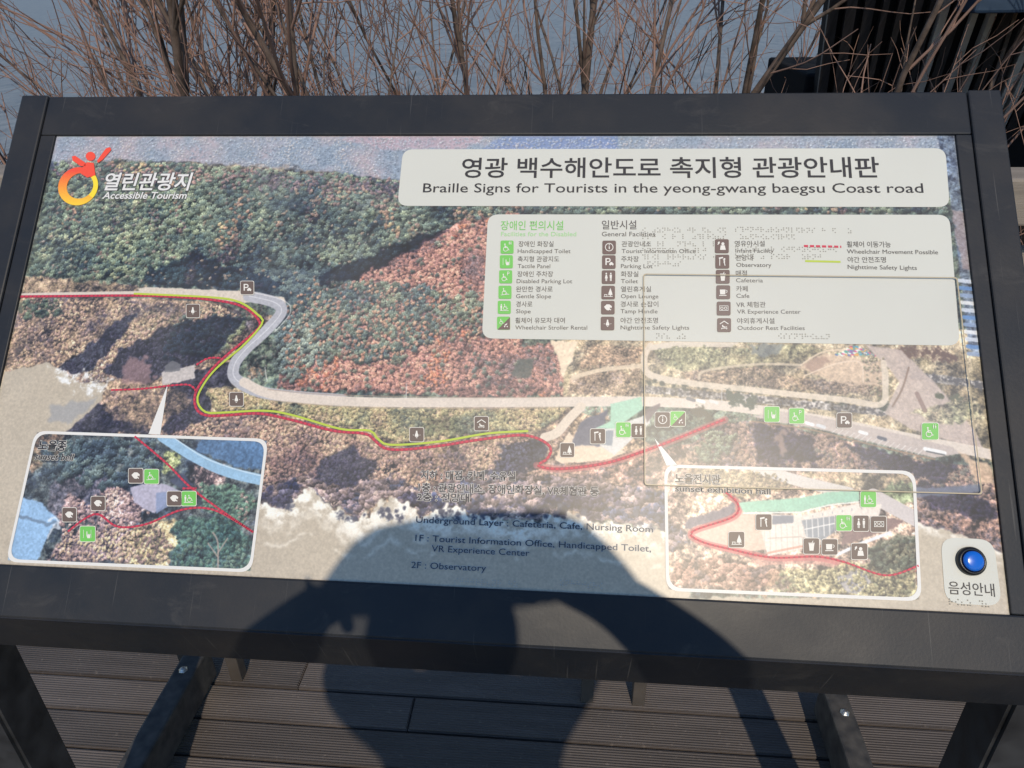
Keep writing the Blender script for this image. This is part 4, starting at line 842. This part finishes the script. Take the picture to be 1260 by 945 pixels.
# pictograms ------------------------------------------------------------------
def disc(x, y, r, n=14): return [(x + r * math.cos(6.2832 * k / n), y + r * math.sin(6.2832 * k / n)) for k in range(n)]
def seg(x0, y0, x1, y1, w_):
    d = Vector((x1 - x0, y1 - y0)).normalized(); n_ = Vector((-d.y, d.x)) * w_ / 2
    return [(x0 + n_.x, y0 + n_.y), (x0 - n_.x, y0 - n_.y), (x1 - n_.x, y1 - n_.y), (x1 + n_.x, y1 + n_.y)]
def arc(x, y, r, w_, a0, a1, n=12):
    out = []
    for k in range(n):
        t0, t1 = R(a0 + (a1 - a0) * k / n), R(a0 + (a1 - a0) * (k + 1) / n)
        out.append([(x + (r - w_ / 2) * math.cos(t0), y + (r - w_ / 2) * math.sin(t0)), (x + (r - w_ / 2) * math.cos(t1), y + (r - w_ / 2) * math.sin(t1)), (x + (r + w_ / 2) * math.cos(t1), y + (r + w_ / 2) * math.sin(t1)), (x + (r + w_ / 2) * math.cos(t0), y + (r + w_ / 2) * math.sin(t0))])
    return out
def chair(s=1.0, ox=0, oy=0):
    g = [disc(-.25, .62, .13), seg(-.24, .45, -.18, -.02, .15), seg(-.15, .22, .18, .22, .10), seg(-.2, .0, .24, .0, .13), seg(.22, .02, .42, -.45, .13), seg(.38, -.45, .58, -.40, .10)] + arc(-.12, -.28, .40, .11, 110, 345)
    return [[(x * s + ox, y * s + oy) for x, y in q] for q in g]
def person(ox, skirt=False, s=1.0, oy=0):
    g = [disc(0, .60, .14), [(-.1, .40), (.1, .40), (.26, -.25), (-.26, -.25)] if skirt else [(-.2, .40), (.2, .40), (.17, -.2), (-.17, -.2)], seg(-.08, -.18, -.08, -.72, .12), seg(.08, -.18, .08, -.72, .12)]
    return [[(x * s + ox, y * s + oy) for x, y in q] for q in g]
letterP = [seg(-.45, -.5, -.45, .62, .2), seg(-.4, .53, -.05, .53, .18), seg(-.4, .02, -.05, .02, .18)] + arc(-.06, .275, .255, .18, -90, 90, 8)
carl = [[(.05, -.5), (.75, -.5), (.75, -.28), (.62, -.22), (.55, -.05), (.25, -.05), (.18, -.22), (.05, -.28)], disc(.22, -.5, .1, 8), disc(.6, -.5, .1, 8)]
GL = {
 'toilet_access': chair(.92, -.12, -.12) + person(.38, False, .38, .62) + person(.66, True, .38, .62),
 'tactile': [seg(-.55, .6, -.55, -.6, .06), seg(.1, -.1, .5, -.1, .08), seg(-.05, .35, -.05, -.35, .12), [(-.1, -.2), (.45, -.15), (.4, -.62), (0, -.62)], seg(.12, .0, .12, -.3, .1), seg(.55, .6, .55, -.6, .05)],
 'parking_access': chair(.85, -.18, -.15) + [[(x * .45 + .52, y * .55 + .45) for x, y in q] for q in letterP],
 'gentle_slope': chair(.8, -.05, .08) + [seg(-.7, -.52, .72, -.38, .09)],
 'slope': person(-.5, False, .75, -.02) + chair(.72, .22, .0) + [seg(-.7, -.62, .72, -.62, .09)],
 'rental': chair(.62, -.32, .22) + [seg(.1, -.6, .62, -.05, .1), seg(.2, -.25, .6, -.3, .1), disc(.2, -.62, .11, 8), disc(.62, -.62, .11, 8)],
 'info': arc(0, 0, .62, .12, 0, 360, 24) + [seg(0, -.35, 0, .12, .15), disc(0, .34, .1)],
 'parking': letterP + carl,
 'toilet': person(-.36, True, .92) + person(.36, False, .92),
 'lounge': [[(.35, .72), (.68, -.2), (.02, -.2)], [(.35, .35), (.72, -.42), (-.02, -.42)], seg(.35, -.4, .35, -.65, .12), seg(-.72, -.66, .72, -.66, .1), seg(-.65, -.35, -.15, -.35, .1), seg(-.58, -.35, -.58, -.6, .08), seg(-.22, -.35, -.22, -.6, .08)],
 'handle': [[(-.62, .12), (-.2, .5), (.25, .5), (.65, .2), (.58, -.1), (.3, .02), (.35, -.3), (.12, -.48), (-.2, -.42), (-.45, -.15)], seg(.2, -.2, .5, -.42, .16)],
 'light': [[(-.1, .6), (.1, .6), (.14, .25), (.3, -.1), (.22, -.35), (-.22, -.35), (-.3, -.1), (-.14, .25)], seg(-.12, -.5, .12, -.5, .1), seg(.45, -.1, .6, -.05, .08), seg(-.45, -.1, -.6, -.05, .08)],
 'infant': [disc(.15, .35, .24), [(-.2, .1), (.45, .1), (.6, -.6), (-.3, -.6)], disc(-.5, .5, .16), seg(-.65, .2, -.4, .7, .14)],
 'view': [seg(-.55, .5, .1, .62, .22), seg(-.42, .4, -.42, -.65, .12), disc(.32, .38, .15), seg(.3, .2, .3, -.2, .22), seg(.3, -.2, .42, -.65, .14), seg(.1, .3, .3, .1, .1)],
 'cup': [[(-.4, .35), (.4, .35), (.28, -.65), (-.28, -.65)], seg(-.45, .42, .45, .42, .1), seg(.05, .45, .22, .75, .09)],
 'coffee': [[(-.55, .4), (.35, .4), (.3, -.35), (-.5, -.35)], seg(-.65, -.52, .5, -.52, .12)] + arc(.4, .1, .2, .1, -80, 80, 6),
 'goggles': arc(-.28, .0, .2, .1, 0, 360, 12) + arc(.28, .0, .2, .1, 0, 360, 12) + [seg(-.7, .36, .7, .36, .09), seg(-.7, -.36, .7, -.36, .09), seg(-.66, -.36, -.66, .36, .09), seg(.66, -.36, .66, .36, .09)],
 'shelter': [seg(-.68, .15, .02, .62, .13), seg(-.02, .62, .68, .15, .13), disc(-.25, -.08, .1), seg(-.3, -.2, .1, -.35, .2), seg(-.5, -.52, .5, -.52, .1), seg(.1, -.35, .45, -.3, .12), seg(-.35, -.5, -.4, -.7, .08), seg(.35, -.5, .4, -.7, .08)],
}
def icon(kind, cx, cy, size, m, name, border=False):
    c = Vector(P(cx, cy)); ex = (Vector(P(cx + size / 2, cy)) - c); ey = (Vector(P(cx, cy - size / 2)) - c)
    def T(q): return tuple(c + ex * q[0] + ey * q[1])
    lay = []; mats = [m, K_glyph]
    if border: lay.append((rounded([T(q) for q in ((-1.08, -1.08), (1.08, -1.08), (1.08, 1.08), (-1.08, 1.08))], .0026, 4), .0010, 1))
    lay.append((rounded([T(q) for q in ((-1, -1), (1, -1), (1, 1), (-1, 1))], .0022, 4), .0013, 0))
    if kind == 'rental':
        lay.append(([T(q) for q in ((-.92, -.98), (.98, -.98), (.98, .92))], .0014, 2)); mats.append(K_brown)
    for i, q in enumerate(GL[kind]): lay.append(([T((x * .92, y * .92)) for x, y in q], .0016 + .00003 * i, 1))
    poly_part(name, lay, mats)
yl = (304.5, 322.5, 341, 360, 378.5, 398)
for k, (kd, y) in enumerate(zip(('toilet_access', 'tactile', 'parking_access', 'gentle_slope', 'slope', 'rental'), yl)): icon(kd, 624 - k * .85, y, 16, K_green, 'legend_icon')
for k, (kd, y) in enumerate(zip(('info', 'parking', 'toilet', 'lounge', 'handle', 'light'), yl)): icon(kd, 749.5 - k * .4, y + .4, 16.6, K_brown, 'legend_icon')
for k, (kd, y) in enumerate(zip(('infant', 'view', 'cup', 'coffee', 'goggles', 'shelter'), (303.4, 322.4, 341, 360, 380, 400.4))): icon(kd, 888 + k * .55, y, 17, K_brown, 'legend_icon')
for kd, x, y, s, g in (('parking', 304.5, 354.5, 16, 0), ('light', 238, 383, 16, 0), ('light', 291.5, 491.5, 16.5, 0), ('light', 513, 535, 17, 0), ('shelter', 592.5, 521.5, 17, 0), ('lounge', 698, 554, 17, 0), ('view', 735.5, 537, 18, 0), ('toilet_access', 767, 529, 18, 1), ('toilet', 785.5, 530, 17, 0), ('info', 815, 516.5, 18, 0), ('rental', 834, 515.5, 18, 1), ('tactile', 949.5, 510, 18.5, 1), ('parking_access', 980, 512, 18.5, 1), ('parking', 1038.5, 517.5, 18, 0), ('toilet_access', 1144, 531, 20, 1),
        ('handle', 167.7, 585.5, 17.5, 0), ('gentle_slope', 187, 586.5, 17.5, 1), ('handle', 215, 613.5, 17.5, 0), ('slope', 233, 613.5, 17.5, 1), ('handle', 121.3, 619.5, 17, 0), ('handle', 86, 633.5, 17, 0), ('tactile', 108.5, 657, 18.5, 1),
        ('slope', 1068, 614.5, 19, 1), ('toilet_access', 1038, 643.5, 19, 1), ('toilet', 1059, 644, 19, 0), ('goggles', 1080.5, 645, 19, 0), ('view', 939.5, 642.5, 19, 0), ('lounge', 906, 664, 19, 0), ('cup', 998, 672, 19, 0), ('coffee', 1020.5, 673, 19, 0), ('infant', 1057, 678.5, 19.5, 0)):
    icon(kd, x, y, s, K_green if g else K_bico, 'map_icon', True)

# open-tourism emblem: tilted ring with a waving figure, red running to yellow
def emblem_material():
    m = mat('emblem_gradient', (.8, .3, .1), rough=.42); n = m.node_tree.nodes; l = m.node_tree.links
    tc = n.new('ShaderNodeTexCoord'); sp = n.new('ShaderNodeSeparateXYZ'); l.new(tc.outputs['Object'], sp.inputs[0])
    p0 = P(97, 252)[1]; p1 = P(97, 206)[1]
    mr = n.new('ShaderNodeMapRange'); mr.inputs['From Min'].default_value = p0; mr.inputs['From Max'].default_value = p1; l.new(sp.outputs['Y'], mr.inputs[0])
    r = n.new('ShaderNodeValToRGB'); e = r.color_ramp.elements; e[0].color = lin((250, 206, 62)); e[1].color = lin((244, 84, 60)); e[1].position = .9
    k = e.new(.5); k.color = lin((248, 150, 60)); l.new(mr.outputs[0], r.inputs[0]); l.new(r.outputs[0], n['Principled BSDF'].inputs['Base Color']); return m
lay = []; cx, cy = 96.5, 229.5
def rp(t, r0): return P(cx + r0 * 24.5 * math.cos(t) + 2 * math.sin(t), cy - r0 * 23.5 * math.sin(t))
for k in range(48):
    t0, t1 = 6.2832 * k / 48, 6.2832 * (k + 1) / 48
    def ri(t): return .66 + .10 * math.cos(t - .2)
    y_ = (k < 5 or k > 42)
    lay.append(([rp(t0, 1), rp(t1, 1), rp(t1, ri(t1)), rp(t0, ri(t0))], .0008, 1 if y_ else 0))
lay.append(([P(*q) for q in ((104, 203), (108, 200), (116, 201), (118, 216), (108, 219), (100, 214))], .0011, 2))
lay.append(([P(112 + 6 * math.cos(t), 192.8 - 5.6 * math.sin(t)) for t in np.linspace(0, 6.0, 16)], .0011, 2))
lay.append(([P(*q) for q in ((89, 193), (93, 192), (106, 201), (106, 205), (100, 205), (90, 198))], .0011, 2))
lay.append(([P(*q) for q in ((120, 198), (131, 183), (136, 181.5), (137.5, 185), (127, 197), (121, 201))], .0011, 2))
poly_part('emblem', lay, [emblem_material(), flatmat('emblem_yellow', (250, 222, 60)), flatmat('emblem_red', (244, 84, 62))])

# braille: rows of little raised dots
K_dot = flatmat('braille_dot', (150, 146, 136), .35)
BR = [0x17, 0x2b, 0x35, 0x0e, 0x1d, 0x26, 0x39, 0x13, 0x2a, 0x07, 0x34, 0x1a]
def braille(x0, x1, y0, y1, seed, gap=.18, r=.00085, m=K_dot):
    rg = random.Random(seed); a, b = Vector(P(x0, y0)), Vector(P(x1, y1)); ax = (b - a).normalized(); ay = Vector((-ax.y, ax.x)); L = (b - a).length
    bm = bmesh.new(); s = 0.0
    while s < L - .006:
        if rg.random() < gap: s += .0062; continue
        pat = rg.choice(BR)
        for k in range(6):
            if pat >> k & 1:
                c = a + ax * (s + (k // 3) * .0026) - ay * ((k % 3) * .0026)
                ring = [bm.verts.new((c.x + r * math.cos(1.0472 * q), c.y + r * math.sin(1.0472 * q), .0007)) for q in range(6)]
                tp = bm.verts.new((c.x, c.y, .0013))
                for q in range(6): bm.faces.new((ring[q], ring[(q + 1) % 6], tp)).smooth = True
        s += .0062
    obj('braille_row', bm, m, panel)
for i, q in enumerate(((791, 898, 281, 281), (905, 1052, 280, 282), (791, 898, 289, 289), (905, 985, 289, 289.5), (791, 892, 298, 298), (791, 900, 306, 306), (905, 1036, 304, 305), (791, 896, 314, 314), (905, 1018, 313, 314), (791, 846, 322.5, 322.5), (808, 848, 411, 411.5), (958, 1030, 411, 412), (1168, 1226, 737, 741), (560, 640, 712, 716), (690, 750, 714, 719))):
    braille(*q, seed=40 + i, m=K_dot if i < 13 else flatmat('clear_braille', (190, 190, 186), .25))

# clear tactile plate laid over the lower right of the print
def clear_mat():
    m = bpy.data.materials.new('clear_plate'); m.use_nodes = True; n = m.node_tree.nodes; l = m.node_tree.links
    for x in list(n):
        if x.type != 'OUTPUT_MATERIAL': n.remove(x)
    o_ = [x for x in n if x.type == 'OUTPUT_MATERIAL'][0]
    t = n.new('ShaderNodeBsdfTransparent'); g = n.new('ShaderNodeBsdfGlossy'); g.inputs['Roughness'].default_value = .36; d = n.new('ShaderNodeBsdfDiffuse'); d.inputs[0].default_value = (.8, .78, .74, 1)
    no = n.new('ShaderNodeTexNoise'); no.inputs['Scale'].default_value = 9; no.inputs['Detail'].default_value = 5
    tc = n.new('ShaderNodeTexCoord'); l.new(tc.outputs['Object'], no.inputs['Vector'])
    mr = n.new('ShaderNodeMapRange'); mr.inputs['To Min'].default_value = .0; mr.inputs['To Max'].default_value = .045; mr.inputs['From Min'].default_value = .3; mr.inputs['From Max'].default_value = .75; l.new(no.outputs[0], mr.inputs[0])
    a = n.new('ShaderNodeMixShader'); l.new(mr.outputs[0], a.inputs[0]); l.new(t.outputs[0], a.inputs[1]); l.new(d.outputs[0], a.inputs[2])
    b = n.new('ShaderNodeMixShader'); b.inputs[0].default_value = .02; l.new(a.outputs[0], b.inputs[1]); l.new(g.outputs[0], b.inputs[2]); l.new(b.outputs[0], o_.inputs[0]); return m
TP = [(791, 338), (1176.5, 342.5), (1207, 609), (792.5, 597.5)]
cp = poly_part('clear_tactile_plate', [(rounded(quad(*TP), .004), .0032, 0)], clear_mat())
ring_part('plate_edge', quad(*TP), .0013, .004, K_edge, .0036)

# call button
bc = P(1193.5, 690.5); bcu = P(1195, 689.5)
btn = obj('call_button', (lambda b: (add_lathe(b, [(.0154, .0006), (.0154, .004), (.0138, .0066), (.0117, .0072), (.0113, .0045), (.001, .0045)], 36), b)[1])(bmesh.new()), mat('black_bezel', (.008, .008, .009), rough=.3), sign)
btn.location = BL_ + Matrix.Rotation(TILT, 3, 'X') @ Vector((bc[0], bc[1], 0)); btn.rotation_euler = BR_
bm = bmesh.new(); add_lathe(bm, [(.0107, .0040), (.0107, .0082), (.0094, .0096), (.0060, .0103), (.0005, .0106)], 36)
obj('button_cap', bm, mat('blue_button_plastic', (.005, .13, .62), rough=.22, spec=.6), btn)

# legs, skids and bolts
def leg(x0, x1):
    z1 = .9; bm = bmesh.new(); y0, y1 = .595 - BASE.y, .665 - BASE.y
    vs_, fs = add_box(bm, x0 - BASE.x, x1 - BASE.x, y0, y1, 0, z1)
    for v in vs_[4:]: v.co.z = (.832 + (v.co.y + BASE.y - .566) * 1.0587) - .055
    bmesh.ops.bevel(bm, geom=[e for e in bm.edges if abs(e.verts[0].co.z - e.verts[1].co.z) > .3], offset=.005, segments=2, affect='EDGES')
    return obj('leg', bm, M_leg, sign)
leg(-.842, -.772); leg(.508, .578)
def skid(x0, x1, bx, by):
    bm = box_bm(x0 - BASE.x, x1 - BASE.x, .30 - BASE.y, 1.165 - BASE.y, .012, .108, bevel=.005)
    s = obj('base_skid', bm, M_railskid, sign)
    b = bmesh.new(); add_lathe(b, [(.0105, 0), (.0105, .0015), (.0075, .002), (.0070, .005), (.0045, .0065), (.0005, .0070)], 6)
    o = obj('bolt', b, M_zinc, s, (bx - BASE.x, by - BASE.y, .108)); return s
skid(-.905, -.852, -.882, 1.093); skid(.574, .624, .603, 1.088)

# ------------------------------------------------------------------ the photographer, who throws the shadow
UV_ = Vector((math.cos(SUN_AZ), math.sin(SUN_AZ), 0)); BV = Vector((math.sin(SUN_AZ), -math.cos(SUN_AZ), 0))
def W(u, b, dz): return CAM + UV_ * u + BV * b + Vector((0, 0, dz))      # u to the right, b behind the lens, dz above it
def skin_mesh(chains, sub=2):
    """chains of (point, radius); a chain may start with the index key of an earlier node"""
    verts = []; rad = []; edges = []; keys = {}
    for ch in chains:
        prev = None
        for it in ch:
            if isinstance(it, str): prev = keys[it]; continue
            p, r = it[0], it[1]; verts.append(p); rad.append(r); i = len(verts) - 1
            if len(it) > 2: keys[it[2]] = i
            if prev is not None: edges.append((prev, i))
            prev = i
    me = bpy.data.meshes.new('skin'); me.from_pydata([tuple(v) for v in verts], edges, []); me.update()
    o = bpy.data.objects.new('skin', me); col.objects.link(o)
    o.modifiers.new('s', 'SKIN'); 
    lay = me.skin_vertices[0] if len(me.skin_vertices) else None
    if lay is None:
        bmx = bmesh.new(); bmx.from_mesh(me); bmx.verts.layers.skin.verify(); bmx.to_mesh(me); bmx.free(); lay = me.skin_vertices[0]
    for i, r in enumerate(rad):
        lay.data[i].radius = (r, r) if not hasattr(r, '__len__') else r; lay.data[i].use_root = (i == 0)
    s = o.modifiers.new('u', 'SUBSURF'); s.levels = sub; s.render_levels = sub
    bpy.context.view_layer.update()
    out = bpy.data.meshes.new_from_object(o.evaluated_get(bpy.context.evaluated_depsgraph_get()))
    bpy.data.objects.remove(o); bpy.data.meshes.remove(me)
    return out
per = thing('person', 'person in navy jacket and sun hat photographing the board, their shadow across it', 'person', W(-.05, .42, -1.5))
S = [
 [(W(.02, .44, -.56), .165, 'pelvis'), (W(.02, .43, -.40), .185), (W(.0, .42, -.26), .185), (W(-.05, .345, -.06), .155, 'chest'), (W(-.04, .32, .01), .072, 'neck'), (W(-.035, .285, .08), .070), (W(-.033, .25, .135), .092), (W(-.033, .235, .200), .096), (W(-.033, .245, .258), .076)],
 ['chest', (W(.135, .33, -.060), .095, 'rs'), (W(.215, .25, -.07), .080), (W(.300, .150, -.085), .056, 're'), (W(.232, .085, -.030), .047), (W(.155, .035, .022), .034, 'rw')],
 ['chest', (W(-.165, .31, -.035), .100, 'ls'), (W(-.285, .22, -.045), .088), (W(-.335, .14, -.065), .064, 'le'), (W(-.262, .085, -.028), .050), (W(-.196, .030, .024), .035, 'lw')],
 ['pelvis', (W(.11, .43, -.66), .092), (W(.10, .41, -1.0), .066), (W(.055, .43, -1.38), .046), (W(.06, .42, -1.455), .042), (W(.07, .28, -1.468), .034)],
 ['pelvis', (W(-.07, .43, -.66), .092), (W(-.10, .42, -1.0), .066), (W(-.155, .44, -1.38), .046), (W(-.16, .43, -1.455), .042), (W(-.17, .29, -1.468), .034)],
]
# hands: palm then five unequal fingers closing round the ends of the phone
def hand(wk, sx, px, py, pz):
    g = lambda du, db, dz: W(px + sx * du, py + db, pz + dz)
    S.append([wk, (g(.018, .010, -.012), .021, wk + 'p'), (g(.006, .002, .0), .019, wk + 'q')])
    for k, (dz, ln) in enumerate(((.030, .9), (.011, 1.0), (-.008, .95), (-.026, .75))):
        S.append([wk + 'q', (g(.006, -.014, dz * .9), .0095), (g(-.004, -.026, dz), .0085), (g(-.004 - .016 * ln, -.020, dz), .0078)])
    S.append([wk + 'p', (g(.004, .024, .022), .011), (g(-.014, .026, .030), .0095), (g(-.034, .022, .032), .0085)])
S.append(['lw', (W(-.152, .020, .024), .013), (W(-.140, .012, -.004), .0090), (W(-.135, .008, -.030), .0075)])      # little finger hanging below the phone
hand('rw', 1, .095, .016, .034); hand('lw', -1, -.135, .020, .046)
body = skin_mesh(S, 2)
# clothes by region: skin on head and hands, jacket above the hips, trousers below, shoes
Mj = mat('navy_jacket', (.03, .035, .05), rough=.85, var=.2, vscale=30, bump=.3, bscale=200); Mt = mat('grey_trousers', (.06, .06, .065), rough=.9, var=.2, vscale=40)
Ms = mat('skin_tone', (.52, .33, .24), rough=.5, var=.05); Msh = mat('shoe_leather', (.03, .025, .02), rough=.5)
for m_ in (Mj, Ms, Mt, Msh): body.materials.append(m_)
for p_ in body.polygons:
    c = Vector(p_.center) - CAM; b_ = c.dot(BV); u_ = c.dot(UV_); p_.use_smooth = True
    p_.material_index = 3 if c.z < -1.42 else 2 if c.z < -.52 else 1 if (c.z > .06 or (b_ < .040 and abs(u_ + .02) < .17)) else 0
bo = bpy.data.objects.new('body', body); col.objects.link(bo); bo.parent = per
body.transform(Matrix.Translation(-per.location))
# head details and hat
bm = bmesh.new()
prof = [(.186, -.006), (.188, -.002), (.174, .020), (.154, .046), (.134, .068), (.110, .081), (.060, .088), (.001, .089)]
add_lathe(bm, prof, 40)
q = (BV * -math.sin(R(41)) + Vector((0, 0, math.cos(R(41)))))
hat = obj('sun_hat', bm, mat('straw_hat', (.45, .34, .2), rough=.9, var=.2, vscale=60), per)
hat.rotation_mode = 'QUATERNION'; hat.rotation_quaternion = q.to_track_quat('Z', 'Y'); hat.location = W(.004, .225, .228) - per.location
for sx in (-1, 1):
    bm = bmesh.new(); bmesh.ops.create_uvsphere(bm, u_segments=12, v_segments=8, radius=.012)
    obj('eye', bm, mat('eye_white', (.7, .7, .68), rough=.2), per, W(-.035 + sx * .032, .168, .205) - per.location)
bm = bmesh.new(); add_tube(bm, [W(-.035, .160, .200) - per.location, W(-.035, .145, .170) - per.location, W(-.035, .158, .160) - per.location], [.007, .012, .006], 8)
obj('nose', bm, Ms, per)

# the phone itself: the camera looks out of its lens
ph = obj('phone', box_bm(-.118, .078, -.008, .070, .0035, .0115, bevel=.003), mat('black_phone', (.01, .01, .012), rough=.25), None)
ph.matrix_world = Matrix.Translation(CAM) @ m3.to_4x4(); tag(ph, 'black phone held level in both hands, its shadow merging with the hat', 'phone')
bm = bmesh.new(); add_lathe(bm, [(.0090, .0), (.0090, .003), (.0070, .0032), (.0070, .0)], 20)
obj('lens_ring', bm, mat('lens_ring_metal', (.1, .1, .1), rough=.3, metal=1), ph, (0, 0, .0006))
